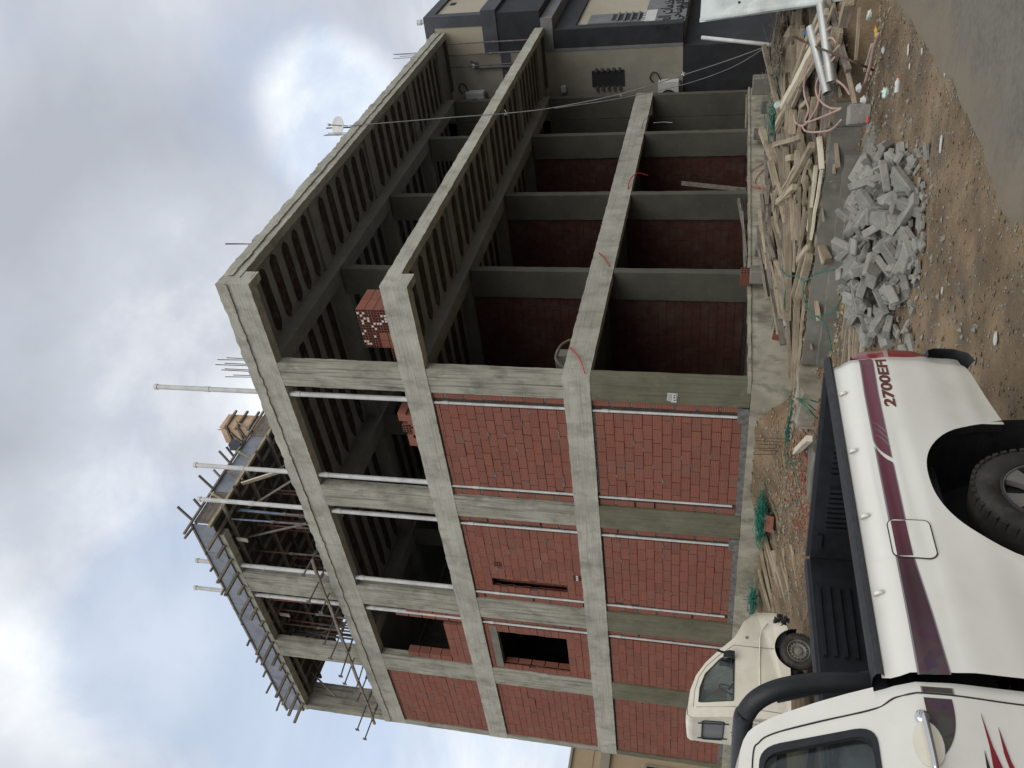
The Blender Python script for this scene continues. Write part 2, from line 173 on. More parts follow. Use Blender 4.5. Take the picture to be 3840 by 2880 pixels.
def brickmat(name,attr):
    mt,t,p=newmat(name); n=t.nodes.new; l=t.links.new
    g=n('ShaderNodeNewGeometry').outputs['Position']; sp=n('ShaderNodeSeparateXYZ'); tcn=n('ShaderNodeTexCoord'); l(g if attr else tcn.outputs['Object'],sp.inputs[0])
    if attr: a=n('ShaderNodeAttribute'); a.attribute_name='var'; rnd=a.outputs['Fac']
    else: rnd=n('ShaderNodeObjectInfo').outputs['Random']
    cr=n('ShaderNodeValToRGB'); l(rnd,cr.inputs[0]); e=cr.color_ramp.elements
    e[0].position=0; e[0].color=(.215,.084,.060,1); e[1].position=1; e[1].color=(.262,.106,.077,1)
    for ps,c in ((.3,(.24,.090,.064)),(.55,(.25,.098,.070)),(.8,(.218,.088,.065)),(.93,(.196,.082,.064))): q=e.new(ps); q.color=(*c,1)
    no=n('ShaderNodeTexNoise'); no.inputs['Scale'].default_value=1.7; no.inputs['Detail'].default_value=8; l(g,no.inputs[0])
    mx=n('ShaderNodeMix'); mx.data_type='RGBA'; l(cr.outputs[0],mx.inputs[6]); mx.inputs[7].default_value=(.20,.12,.09,1)
    q=n('ShaderNodeMapRange'); l(no.outputs['Fac'],q.inputs[0]); q.inputs[1].default_value=.5; q.inputs[2].default_value=.75; q.inputs[4].default_value=.55; l(q.outputs[0],mx.inputs[0])
    # fine scratched ribs along the brick
    w=M('SINE',M('MULTIPLY',sp.outputs[2],2*math.pi/.0362,tree=t),tree=t); th=n('ShaderNodeMapRange'); l(w,th.inputs[0]); th.inputs[1].default_value=.80; th.inputs[2].default_value=1.0; th.inputs[4].default_value=.42
    mp=n('ShaderNodeMapping'); mp.inputs['Scale'].default_value=(1,1,12); l(g,mp.inputs[0]); n3=n('ShaderNodeTexNoise'); n3.inputs['Scale'].default_value=3; l(mp.outputs[0],n3.inputs[0])
    fr=M('MULTIPLY',th.outputs[0],M('MULTIPLY_ADD',n3.outputs['Fac'],2.6,-.7,tree=t),tree=t); fr=M('MAXIMUM',M('MINIMUM',fr,.6,tree=t),0.,tree=t)
    m2=n('ShaderNodeMix'); m2.data_type='RGBA'; l(mx.outputs[2],m2.inputs[6]); m2.inputs[7].default_value=(.50,.27,.20,1); l(fr,m2.inputs[0])
    l(m2.outputs[2],p.inputs['Base Color']); p.inputs['Roughness'].default_value=.85; p.inputs['Specular IOR Level'].default_value=.15
    bu=n('ShaderNodeBump'); bu.inputs['Strength'].default_value=.35; bu.inputs['Distance'].default_value=.006; l(w,bu.inputs['Height']); l(bu.outputs[0],p.inputs['Normal'])
    return mt
MT={}
MT['cc']=concrete('cast_concrete',(.34,.332,.278),(.49,.483,.415),'Y')
MT['ccx']=concrete('cast_concrete_front',(.33,.322,.268),(.48,.473,.405),'X')
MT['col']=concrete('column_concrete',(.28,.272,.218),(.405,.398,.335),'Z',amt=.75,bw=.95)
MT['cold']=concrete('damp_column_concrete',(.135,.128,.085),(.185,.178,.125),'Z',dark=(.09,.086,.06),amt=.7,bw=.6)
MT['slab']=concrete('shade_darkened_concrete',(.085,.083,.068),(.118,.116,.094),None,amt=.4)  # interior shade painted in: concrete darkened for floors, bay columns and inner walls
MT['plinth']=concrete('plinth_concrete',(.25,.23,.175),(.42,.40,.32),None,amt=.85)
MT['oldc']=concrete('weathered_concrete',(.15,.146,.125),(.23,.225,.19),None,amt=.6)
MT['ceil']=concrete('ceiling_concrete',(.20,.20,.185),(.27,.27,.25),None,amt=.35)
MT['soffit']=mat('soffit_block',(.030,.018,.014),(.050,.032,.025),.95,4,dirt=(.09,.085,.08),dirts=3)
MT['ibrick']=mat('shade_darkened_brick',(.062,.025,.019),(.09,.036,.027),.95,3,dirt=(.09,.06,.05),dirts=2)  # red brick with the shade of the bays put into its colour
MT['brick']=brickmat('hollow_brick',False); MT['brickw']=brickmat('hollow_brick_far',True)
MT['bhole']=mat('brick_hole',(.02,.008,.006),rough=1)
MT['mortar']=mat('mortar',(.10,.095,.085),(.20,.195,.18),.95,8,bump=.4)
MT['mortard']=mat('dark_joint_mortar',(.045,.035,.03),(.08,.065,.055),.95,8,bump=.4)  # dark mortar behind the bricks and in the joints
MT['pvc']=mat('white_pvc',(.50,.51,.50),(.62,.63,.61),.4,2,dirt=(.42,.42,.40),dirts=2.5)
MT['steel']=mat('dull_steel',(.10,.095,.09),(.20,.19,.18),.55,5,metal=.5,dirt=(.16,.09,.06),dirts=3)
MT['bsteel']=mat('blue_painted_steel',(.12,.16,.22),(.22,.27,.33),.5,5,metal=.3)
MT['rsteel']=mat('red_painted_steel',(.25,.09,.06),(.30,.14,.10),.6,5,metal=.2)
MT['rebar']=mat('rusty_rebar',(.07,.045,.03),(.12,.07,.045),.7,20)
MT['galv']=mat('galvanised_steel',(.36,.37,.35),(.48,.49,.47),.42,3,metal=.6,dirt=(.40,.40,.37),dirts=2)
MT['sheet']=mat('weathered_metal_sheet',(.48,.52,.50),(.60,.64,.61),.5,2,metal=.1,dirt=(.35,.37,.35),dirts=1.5)
MT['wood']=mat('weathered_timber',(.25,.20,.138),(.41,.345,.25),.9,2.2,stretch=(1,14,14),coord='O',rand=.3,bump=.5,bscale=7,dirt=(.20,.16,.115),dirts=3)
MT['woodg']=mat('grey_timber',(.15,.13,.11),(.27,.24,.20),.9,2.2,stretch=(1,14,14),coord='O',rand=.3,bump=.5,bscale=7,dirt=(.10,.085,.07),dirts=3)
MT['woodp']=mat('pale_plank',(.56,.50,.37),(.68,.63,.50),.85,2.2,stretch=(1,14,14),coord='O',rand=.1,bump=.4,bscale=7,dirt=(.42,.36,.26),dirts=2)
MT['ply']=mat('orange_plywood',(.52,.33,.20),(.66,.45,.29),.8,2,dirt=(.40,.28,.19),dirts=1.5)
MT['panel']=mat('blue_grey_form_panel',(.20,.225,.27),(.29,.315,.36),.55,1.3,dirt=(.15,.16,.18),dirts=1.8)
MT['formd']=mat('dark_form_board',(.045,.042,.038),(.085,.075,.065),.9,3)
MT['rub']=mat('broken_concrete',(.175,.174,.155),(.29,.287,.255),.92,5,bump=.6,bscale=28,coord='O',rand=.16,dirt=(.26,.245,.21),dirts=6)
MT['dirt']=mat('dirt_soil',(.135,.095,.056),(.26,.188,.112),.97,1.9,detail=14,bump=1.0,bscale=34,dirt=(.105,.084,.062),dirts=1.6)
MT['asph']=mat('asphalt',(.13,.12,.095),(.185,.172,.138),.93,18,detail=10,bump=.5,bscale=120,dirt=(.21,.19,.155),dirts=.45)
_t=MT['asph'].node_tree; _p=_t.nodes['Principled BSDF']; _src=_p.inputs['Base Color'].links[0].from_socket; _g=_t.nodes.new('ShaderNodeNewGeometry'); _s=_t.nodes.new('ShaderNodeSeparateXYZ'); _t.links.new(_g.outputs['Position'],_s.inputs[0])
_n=_t.nodes.new('ShaderNodeTexNoise'); _n.inputs['Scale'].default_value=1.6; _n.inputs['Detail'].default_value=8; _t.links.new(_g.outputs['Position'],_n.inputs[0])
_f=M('MULTIPLY',M('SUBTRACT',M('ADD',M('MULTIPLY',_s.outputs[1],.85,tree=_t),M('MULTIPLY',_n.outputs['Fac'],1.5,tree=_t),tree=_t),-6.75,tree=_t),1.4,tree=_t); _f=M('MAXIMUM',M('MINIMUM',_f,.75,tree=_t),0.,tree=_t)
_m=_t.nodes.new('ShaderNodeMix'); _m.data_type='RGBA'; _t.links.new(_src,_m.inputs[6]); _m.inputs[7].default_value=(.25,.205,.145,1); _t.links.new(_f,_m.inputs[0]); _t.links.new(_m.outputs[2],_p.inputs['Base Color'])   # soil trodden over the worn road edge
MT['bump']=mat('grey_bumper_plastic',(.045,.05,.055),(.065,.07,.074),.6,20,bump=.2,bscale=150)
MT['ground']=mat('outer_ground',(.14,.12,.09),(.22,.19,.14),.95,.4)
MT['beige']=mat('beige_plaster',(.30,.285,.235),(.35,.335,.28),.9,1.2,dirt=(.26,.245,.20),dirts=.5)
MT['beigef']=mat('cream_front_plaster',(.40,.37,.285),(.46,.425,.33),.9,1.2,dirt=(.36,.33,.25),dirts=.6)
MT['blackp']=mat('black_wall_paint',(.022,.024,.028),(.036,.038,.042),.7,2)
MT['greyp']=mat('grey_wall_paint',(.16,.165,.175),(.21,.215,.22),.8,2)
MT['band']=mat('dark_trim_paint',(.06,.066,.08),(.085,.09,.105),.7,2)
MT['ochre']=mat('ochre_plaster',(.55,.42,.27),(.62,.48,.32),.9,1)
MT['white']=mat('white_plastic',(.55,.56,.54),(.62,.62,.60),.5,3)
MT['bag']=mat('plastic_bag',(.42,.43,.41),(.60,.61,.59),.4,8)
MT['green']=mat('green_strapping',(.014,.115,.08),(.04,.22,.155),.4,9)
MT['greend']=mat('dark_green_net',(.012,.075,.05),(.03,.16,.11),.6,9)
MT['pinkh']=mat('faded_pink_hose',(.36,.24,.20),(.46,.33,.28),.6,9)
MT['redw']=mat('red_wire',(.45,.04,.03),(.55,.07,.05),.5,9)
MT['black']=mat('black_plastic',(.010,.011,.013),(.018,.019,.022),.45,12,bump=.15,bscale=160,spec=.4)
MT['rail']=mat('grey_black_bed_rail',(.022,.024,.028),(.036,.038,.043),.5,30,bump=.2,bscale=200,spec=.4)
MT['rubber']=mat('tyre_rubber',(.022,.021,.019),(.045,.042,.038),.85,6,dirt=(.075,.068,.058),dirts=4)
MT['paint']=mat('white_car_paint',(.76,.75,.68),(.80,.79,.72),.33,1.0,spec=.5,coat=.5,dirt=(.69,.675,.585),dirts=.9,coord='O')
MT['paint2']=mat('cream_white_paint',(.66,.63,.52),(.72,.69,.58),.45,1.5,spec=.4,coat=.15,dirt=(.56,.52,.42),dirts=1.2,coord='O')
MT['seam']=mat('panel_gap',(.03,.03,.028),rough=.9)
MT['alloy']=mat('silver_wheel',(.22,.215,.20),(.30,.29,.27),.45,6,metal=.6)
MT['swheel']=mat('dirty_steel_wheel',(.15,.14,.12),(.24,.225,.20),.6,6,metal=.3)
MT['chrome']=mat('chrome',(.7,.7,.7),rough=.12,metal=1)
MT['red']=mat('red_lamp',(.17,.004,.007),(.26,.008,.012),.15,6,spec=.6,coat=.6)
MT['clamp']=mat('clear_lamp',(.42,.30,.28),rough=.15,coat=.6)
MT['dark']=mat('dark_interior',(.02,.022,.024),(.035,.037,.04),.8,4)
MT['seat']=mat('grey_seat_cloth',(.10,.105,.11),(.15,.155,.16),.9,12)
MT['blue']=mat('blue_paint_mark',(.02,.06,.20),(.03,.08,.26),.7,6)
MT['text']=mat('maroon_lettering',(.10,.035,.025),(.16,.05,.035),.6,4)
MT['txtb']=mat('black_lettering',(.02,.02,.02),rough=.8)
MT['oran']=mat('orange_plastic',(.65,.16,.03),rough=.5); MT['yel']=mat('yellow_plastic',(.60,.42,.06),rough=.5)
MT['redp']=mat('red_plastic',(.50,.06,.06),rough=.4); MT['blup']=mat('blue_plastic',(.06,.20,.42),rough=.5); MT['mint']=mat('mint_bag',(.40,.62,.50),(.70,.76,.70),.4,8)
MT['stem']=mat('dry_twig',(.13,.115,.085),(.22,.20,.15),.9,5)
gm,gt,gp=newmat('window_glass'); gp.inputs['Base Color'].default_value=(.55,.63,.60,1); gp.inputs['Roughness'].default_value=.03; gp.inputs['Transmission Weight'].default_value=1; gp.inputs['IOR'].default_value=1.05; gp.inputs['Specular IOR Level'].default_value=.9; gp.inputs['Coat Weight'].default_value=1; gp.inputs['Coat Roughness'].default_value=.02; MT['glass']=gm
# stripe of the pickup: printed tape, mauve turning plum and then patterned grey
mt,t,p=newmat('stripe_tape'); n=t.nodes.new; l=t.links.new; o=n('ShaderNodeTexCoord'); sp=n('ShaderNodeSeparateXYZ'); l(o.outputs['Object'],sp.inputs[0]); cr=n('ShaderNodeValToRGB'); l(M('DIVIDE',sp.outputs[0],2.7,tree=t),cr.inputs[0]); e=cr.color_ramp.elements
e[0].position=0; e[0].color=(.155,.045,.065,1); e[1].position=1; e[1].color=(.05,.045,.05,1)
for ps,c in ((.3,(.15,.04,.06)),(.42,(.115,.022,.04)),(.58,(.10,.02,.035)),(.68,(.045,.014,.022)),(.8,(.055,.02,.028))): q=e.new(ps); q.color=(*c,1)
vo=n('ShaderNodeTexVoronoi'); vo.inputs['Scale'].default_value=26; l(o.outputs['Object'],vo.inputs[0]); mx=n('ShaderNodeMix'); mx.data_type='RGBA'; mx.blend_type='ADD'; l(cr.outputs[0],mx.inputs[6]); l(vo.outputs['Color'],mx.inputs[7])
q=n('ShaderNodeMapRange'); l(sp.outputs[0],q.inputs[0]); q.inputs[1].default_value=2.0; q.inputs[2].default_value=2.3; q.inputs[4].default_value=.035; l(q.outputs[0],mx.inputs[0]); l(mx.outputs[2],p.inputs['Base Color']); p.inputs['Roughness'].default_value=.35; MT['stripe']=mt
MT['edge']=mat('grey_tape_edge',(.24,.23,.24),rough=.5); MT['flame']=mat('red_flame_decal',(.20,.02,.03),(.26,.03,.04),.35,3)
# ---------------------------------------------------------------- helpers
class MB:
    def __init__(s): s.v=[]; s.f=[]; s.mi=[]; s.var=[]
    def add(s,vs,fs,mi=0,var=None):
        o=len(s.v); s.v+= [tuple(v) for v in vs]; s.f+=[tuple(i+o for i in f) for f in fs]; s.mi+=[mi]*len(fs); s.var+=[random.random() if var is None else var]*len(fs); return s
    def box(s,x0,x1,y0,y1,z0,z1,mi=0,M_=None,var=None):
        vs=[Vector((x,y,z)) for x in (x0,x1) for y in (y0,y1) for z in (z0,z1)]
        if M_ is not None: vs=[M_@v for v in vs]
        return s.add(vs,[(0,1,3,2),(4,6,7,5),(0,4,5,1),(2,3,7,6),(0,2,6,4),(1,5,7,3)],mi,var)
    def bar(s,a,b,w,t,mi=0,roll=0,jit=0,segs=1):
        a=Vector(a); b=Vector(b); d=(b-a); Lh=d.length; d.normalize(); up=Vector((0,0,1)) if abs(d.z)<.95 else Vector((1,0,0)); sd_=d.cross(up).normalized(); up=sd_.cross(d)
        if roll: q=Matrix.Rotation(roll,3,d); sd_=q@sd_; up=q@up
        rings=[]
        for i in range(segs+1):
            p=a.lerp(b,i/segs)+(sd_*random.uniform(-jit,jit)+up*random.uniform(-jit,jit) if 0<i<segs else Vector())
            rings.append([p+sd_*(w/2)*sx+up*(t/2)*sy for sx,sy in ((-1,-1),(1,-1),(1,1),(-1,1))])
        vs=[v for r_ in rings for v in r_]; fs=[(3,2,1,0)]
        for i in range(segs):
            for k in range(4): fs.append((4*i+k,4*i+(k+1)%4,4*i+4+(k+1)%4,4*i+4+k))
        o=4*segs; fs.append((o,o+1,o+2,o+3)); return s.add(vs,fs,mi)
    def tube(s,pts,r,n=8,mi=0,cap=True,rs=None):
        pts=[Vector(p) for p in pts]; rings=[]; prev=None
        for i,p in enumerate(pts):
            d=(pts[min(i+1,len(pts)-1)]-pts[max(i-1,0)]); d=d.normalized() if d.length>1e-9 else Vector((0,0,1))
            if prev is None: a=d.orthogonal().normalized()
            else:
                a=prev-d*prev.dot(d); a=a.normalized() if a.length>1e-6 else d.orthogonal().normalized()
            prev=a; b=d.cross(a); rr=rs[i] if rs else r
            rings.append([p+(a*math.cos(2*math.pi*k/n)+b*math.sin(2*math.pi*k/n))*rr for k in range(n)])
        vs=[v for r_ in rings for v in r_]; fs=[]
        for i in range(len(pts)-1):
            for k in range(n): fs.append((i*n+k,i*n+(k+1)%n,(i+1)*n+(k+1)%n,(i+1)*n+k))
        if cap: fs.append(tuple(range(n))[::-1]); fs.append(tuple(range((len(pts)-1)*n,len(pts)*n)))
        return s.add(vs,fs,mi)
    def lathe(s,c,axis,prof,n=24,mi=0):   # prof: (distance along the axis, radius)
        c=Vector(c); d=Vector(axis).normalized(); a=d.orthogonal().normalized(); b=d.cross(a); vs=[]; fs=[]
        for h,r_ in prof: vs+=[c+d*h+(a*math.cos(2*math.pi*k/n)+b*math.sin(2*math.pi*k/n))*r_ for k in range(n)]
        for i in range(len(prof)-1):
            for k in range(n): fs.append((i*n+k,i*n+(k+1)%n,(i+1)*n+(k+1)%n,(i+1)*n+k))
        return s.add(vs,fs,mi)
    def grid(s,rows,mi=0,flip=False):
        n=len(rows[0]); vs=[v for r_ in rows for v in r_]; fs=[]
        for i in range(len(rows)-1):
            for k in range(n-1):
                q=(i*n+k,i*n+k+1,(i+1)*n+k+1,(i+1)*n+k); fs.append(q[::-1] if flip else q)
        return s.add(vs,fs,mi)
    def prism(s,poly,fn,d0,d1,mi=0,holes=()):   # poly 2D (u,v); fn(u,v,d) -> 3D
        loops=[poly]+list(holes); tri=tessellate_polygon([[Vector((a,b,0)) for a,b in lp] for lp in loops]); pts=[p for lp in loops for p in lp]; n=len(pts)
        vs=[fn(a,b,d0) for a,b in pts]+[fn(a,b,d1) for a,b in pts]; fs=[tuple(t_) for t_ in tri]+[tuple(i+n for i in t_)[::-1] for t_ in tri]; o=0
        for lp in loops:
            k=len(lp)
            for i in range(k): fs.append((o+i,o+(i+1)%k,n+o+(i+1)%k,n+o+i))
            o+=k
        return s.add(vs,fs,mi)
    def mesh(s,name,mats,off=Vector()):
        me=bpy.data.meshes.new(name); me.from_pydata([tuple(Vector(v)-off) for v in s.v],[],s.f)
        for m_ in (mats if isinstance(mats,(list,tuple)) else [mats]): me.materials.append(MT[m_] if isinstance(m_,str) else m_)
        if any(s.mi): me.polygons.foreach_set('material_index',s.mi)
        return me
    def build(s,name,mats,parent=None,smooth=False,label=None,kind=None,fixn=True,var=False,auto=None):
        off=Vector()
        q=parent
        while q: off+=q.location; q=q.parent
        if parent is not None and parent.get('local'): off=Vector()
        if parent is not None and parent.parent is not None and parent.parent.get('local'): off=Vector()
        me=s.mesh(name,mats,off)
        if var:
            at=me.attributes.new('var','FLOAT','FACE'); at.data.foreach_set('value',s.var)
        if fixn or auto:
            bm=bmesh.new(); bm.from_mesh(me); bmesh.ops.recalc_face_normals(bm,faces=bm.faces)
            if auto:
                for f in bm.faces: f.smooth=True
                for e_ in bm.edges:
                    if len(e_.link_faces)==2 and e_.calc_face_angle(0)>R(auto): e_.smooth=False
            bm.to_mesh(me); bm.free()
        if smooth: me.polygons.foreach_set('use_smooth',[True]*len(me.polygons))
        o=bpy.data.objects.new(name,me); COL.objects.link(o); o.parent=parent
        if label: o['label']=label
        if kind: o['kind']=kind
        return o
def thing(name,label,cat,loc=(0,0,0),group=None,rz=0,local=False):
    o=bpy.data.objects.new(name,None); COL.objects.link(o); o.location=loc; o.rotation_euler.z=rz; o['label']=label; o['category']=cat; o.empty_display_size=.2
    if group: o['group']=group
    if local: o['local']=1
    return o
def tag(o,label,cat,group=None):
    o['label']=label; o['category']=cat
    if group: o['group']=group
    return o
def copy_to(o,name=None,loc=None,label=None,parent='same',rot=None):
    c=o.copy(); COL.objects.link(c)
    if loc is not None: c.location=loc
    if rot is not None: c.rotation_euler=rot
    if label: c['label']=label
    if parent!='same': c.parent=parent
    for ch in list(o.children):
        k=ch.copy(); COL.objects.link(k); k.parent=c
        for g in list(ch.children): j=g.copy(); COL.objects.link(j); j.parent=k
    return c
def spline(pts,n=6):
    pts=[Vector(p) for p in pts]; out_=[]
    for i in range(len(pts)-1):
        p0=pts[max(i-1,0)];p1=pts[i];p2=pts[i+1];p3=pts[min(i+2,len(pts)-1)]
        for k in range(n):
            t_=k/n; out_.append(.5*((2*p1)+(p2-p0)*t_+(2*p0-5*p1+4*p2-p3)*t_*t_+(3*p1-p0-3*p2+p3)*t_**3))
    return out_+[pts[-1]]
def rough_box(mb,x0,x1,y0,y1,z0,z1,step=.12,amp=.006,top=0.,mi=0,seed=0):
    """box with long faces cut up and edges knocked irregular, as cast concrete is"""
    ln=[x1-x0,y1-y0,z1-z0]; ax=ln.index(max(ln)); o=[i for i in range(3) if i!=ax]; lo=[x0,y0,z0]; hi=[x1,y1,z1]
    n=max(2,min(160,int(ln[ax]/step))); sec=3; ring=[]
    for k in range(sec): ring.append((k/sec,0))
    for k in range(sec): ring.append((1,k/sec))
    for k in range(sec): ring.append((1-k/sec,1))
    for k in range(sec): ring.append((0,1-k/sec))
    rows=[]
    for i in range(n+1):
        r_=[]
        for a,b in ring:
            c=[0,0,0]; c[ax]=lo[ax]+ln[ax]*i/n; c[o[0]]=lo[o[0]]+ln[o[0]]*a; c[o[1]]=lo[o[1]]+ln[o[1]]*b; v=Vector(c)
            edge=(a in(0,1)) and (b in(0,1)); am=amp*(1.6 if edge else .55)
            nv=noise.noise_vector(v*7.3+Vector((seed,seed,seed)))*am+noise.noise_vector(v*2.1+Vector((seed,0,seed)))*amp*.8
            if top and b>=.99 and o[1]==2: nv.z+=top*(noise.noise(v*3.1+Vector((seed,9,1)))+.6*noise.noise(v*9.7))
            nv[ax]=0; r_.append(v+nv)
        rows.append(r_)
    k=len(ring); vs=[v for r_ in rows for v in r_]; fs=[]
    for i in range(n):
        for j in range(k): fs.append((i*k+j,i*k+(j+1)%k,(i+1)*k+(j+1)%k,(i+1)*k+j))
    fs.append(tuple(range(k))[::-1]); fs.append(tuple(range(n*k,n*k+k))); return mb.add(vs,fs,mi)

def round_poly(P,r_=.03,n=4,closed=True):
    out_=[]; k=len(P)
    for i in range(k):
        a,b,c=Vector((*P[i-1],0)),Vector((*P[i],0)),Vector((*P[(i+1)%k],0))
        d1=(a-b); d2=(c-b); q=min(r_,d1.length*.45,d2.length*.45); p1=b+d1.normalized()*q; p2=b+d2.normalized()*q
        for j in range(n+1): t_=j/n; v=p1*(1-t_)**2+b*2*t_*(1-t_)+p2*t_*t_; out_.append((v.x,v.y))
    return out_
# ================================================================ GROUND
GS=-1.2
def lerp(a,b,t_): return a+(b-a)*max(0,min(1,t_))
def sst(a,b,x_): t_=max(0,min(1,(x_-a)/(b-a))); return t_*t_*(3-2*t_)
def pileplane(x_): return -.75+.3*(x_+1.35)
def gz(x_,y_):
    z=GS
    fill=sst(-3.2,-1.0,x_)*.42*sst(-1.9,-1.2,y_)          # slope up to the left facade
    if x_>-1.36: fill=max(fill,.42*sst(-7.6,-6.4,y_)*(1 if y_<-1.4 else 1))
    z+=fill
    if x_>-1.3:
        hp=pileplane(min(x_,1.4))-.16-max(0,x_-1.4)*.55; w=sst(-8.4,-7.4,y_)*(1-sst(-2.4,-.9,y_)); z=max(z,lerp(z,hp,w))
    # soil heaped against the corner of the plinth
    d=math.hypot((x_+.25)/.85,(y_-1.15)/.75); z=max(z,lerp(z,-.28-.45*d,1.0) if d<1.3 else z)
    if y_>.2:
        z=lerp(z,max(z,min(-.45,-.745+.3*(x_+.9))),(y_-.2)/1.2)
    if .3<y_<4.4 and x_>-2: w=sst(.3,1.2,y_)*(1-sst(3.2,4.4,y_)); z=max(z,lerp(z,-.17-.75*max(0,-.05-x_)**.8,w))   # soil banked up against the plinth
    if x_>-1.3 and y_>-.6: z=max(z,-.80)
    n=noise.noise(Vector((x_*1.3,y_*1.3,0)))*.035+noise.noise(Vector((x_*4.1,y_*4.1,3)))*.018+noise.noise(Vector((x_*11,y_*11,5)))*.008
    flat=1-sst(-8.3,-7.3,y_)
    return (z+n*(1-.75*flat))-.012*flat
def frange(a,b,st): 
    n=int(round((b-a)/st)); return [a+(b-a)*i/n for i in range(n+1)]
xs=frange(-14,-6,.16)+frange(-6,2.6,.075)[1:]+frange(2.6,18,.35)[1:]; ys=frange(-9.4,-8.0,.2)+frange(-8,3.4,.085)[1:]+frange(3.4,17,.3)[1:]
g=MB(); g.grid([[(x_,y_,gz(x_,y_)) for y_ in ys] for x_ in xs]); o=g.build('dirt_ground','dirt',smooth=True,kind='structure',fixn=False)
if o.data.polygons[0].normal.z<0: o.data.flip_normals()
g=MB(); n_=40
g.grid([[(-260+520*i/n_,-200+460*j/n_,-1.30) for j in range(n_+1)] for i in range(n_+1)]); o=g.build('ground','ground',kind='structure',fixn=False)
if o.data.polygons[0].normal.z<0: o.data.flip_normals()
# road with a ragged edge; its far boundary is jittered by noise
bd=[(60,-7.6),(20,-7.7),(8,-7.8),(2,-7.86)]+[(a,b) for a,b,_ in D['ASPH']]+[(-11,-8.6),(-16,-9.2),(-60,-10)]
bd=[tuple(v[:2]) for v in spline([(a,b,0) for a,b in bd],14)]
g=MB(); rows=[]
for i,(a,b) in enumerate(bd):
    j=.07*noise.noise(Vector((a*2.3,0,4)))+.03*noise.noise(Vector((a*9,0,7)))
    rows.append([(a,b+j,-1.212),(a,b+j-.05,-1.186),(a,b+j-.9,-1.176),(a,-14,-1.165),(a,-60,-1.165)])
o=g.grid(rows).build('road','asph',smooth=True,kind='structure',fixn=False)
if o.data.polygons[5].normal.z<0: o.data.flip_normals()
# loose gravel and crumbs: nobody could count them
def crumbs(name,matn,n,reg,smin,smax,kindlabel):
    mb=MB()
    for i in range(n):
        x_,y_=reg(); s_=random.uniform(smin,smax)**1.0; z=gz(x_,y_)
        q=Matrix.Translation((x_,y_,z+s_*.25))@Matrix.Rotation(random.random()*6.3,4,'Z')@Matrix.Rotation(random.uniform(-.6,.6),4,'X')
        a=s_*random.uniform(.6,1.2); b=s_*random.uniform(.4,.9); c=s_*random.uniform(.3,.7)
        vs=[q@Vector(v) for v in ((a,0,0),(0,b,0),(-a*.8,b*.1,0),(0,-b,0),(0,0,c),(a*.1,0,-c))]
        mb.add(vs,[(0,1,4),(1,2,4),(2,3,4),(3,0,4),(1,0,5),(2,1,5),(3,2,5),(0,3,5)])
    o=mb.build(name,matn,kind='stuff',fixn=False); o['label']=kindlabel; o['category']='gravel'; return o
crumbs('gravel','rub',5200,lambda:(random.uniform(-12,-1.5),-8.2+5*random.random()**1.6),.006,.02,'small grey stones scattered over the brown dirt')
crumbs('clay_crumbs','dirt',9000,lambda:(random.uniform(-12,1),random.uniform(-8.5,3.5)),.008,.028,'crumbled lumps of brown soil all over the dirt strip')
crumbs('rubble_crumbs','rub',1900,lambda:random.choice(((random.uniform(-8.5,-1.4),random.uniform(-7.4,-2)),(random.uniform(-3.4,-.2),random.uniform(-1,5)))),.015,.05,'small broken concrete crumbs round the rubble heap and low wall')
crumbs('wood_chips','wood',1500,lambda:(random.uniform(-2.2,.8),random.uniform(-8,3.5)),.02,.06,'pale wood chips and splinters round the timber heap')
crumbs('brick_crumbs','brick',1500,lambda:(random.gauss(-2.6,.7),random.gauss(.3,.9)),.018,.055,'red and grey broken brick crumbs beside the black pickup bed')
# ================================================================ UNFINISHED BUILDING
BL=thing('unfinished_building','unfinished four storey concrete frame building with red hollow brick infill','building',(0,0,0))
Z=[(-.0,0.0),(3.3,3.894),(6.966,7.582),(10.60,11.398)]     # beam bottoms and tops
C_=[(0,.676),(3.998,4.781),(8.152,9.041),(11.59,12.456),(15.50,15.761)]; OV=2.161; XE=17.2
RX=[4.3,8.5,12.77,16.15]
def piece(nm,f,m_,**k): mb=MB(); f(mb); return mb.build(nm,m_,BL,auto=k.pop('auto',35),**k)
piece('floor_slab',lambda b:b.box(.06,16.3,.03,15.7,-.35,-.01),'slab')
piece('plinth',lambda b:rough_box(b,-.025,.35,0.02,15.75,-1.15,-.02,.2,.008,mi=0),'plinth')
piece('plinth',lambda b:rough_box(b,0.0,16.3,-.03,.3,-1.15,-.015,.2,.009,.02,seed=3),'plinth')
piece('plinth_ledge',lambda b:rough_box(b,-.02,16.3,-.06,.25,-.012,.055,.15,.008,.02,seed=5),'plinth')
# columns: every storey cast on its own, board marked
for k,(za,zb) in enumerate(((0.0,3.3),(3.894,6.966),(7.582,10.6))):
    for i,(a,b) in enumerate(C_):
        xw=.24 if i<4 else .9; dx=.012 if k<2 else .004
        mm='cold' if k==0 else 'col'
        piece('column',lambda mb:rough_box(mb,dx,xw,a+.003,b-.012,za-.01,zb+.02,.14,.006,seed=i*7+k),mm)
    for i,x_ in enumerate(RX):
        piece('column',lambda mb:rough_box(mb,x_-.11,x_+.11,.014,.81,za-.01,zb+.02,.16,.006,seed=i*5+k+40),'slab')  # side columns take the concrete darkened to stand for bay shade
        for y_ in (5.4,10.6): piece('column',lambda mb:mb.box(x_-.11,x_+.11,y_,y_+.6,za,zb+.02),'slab')
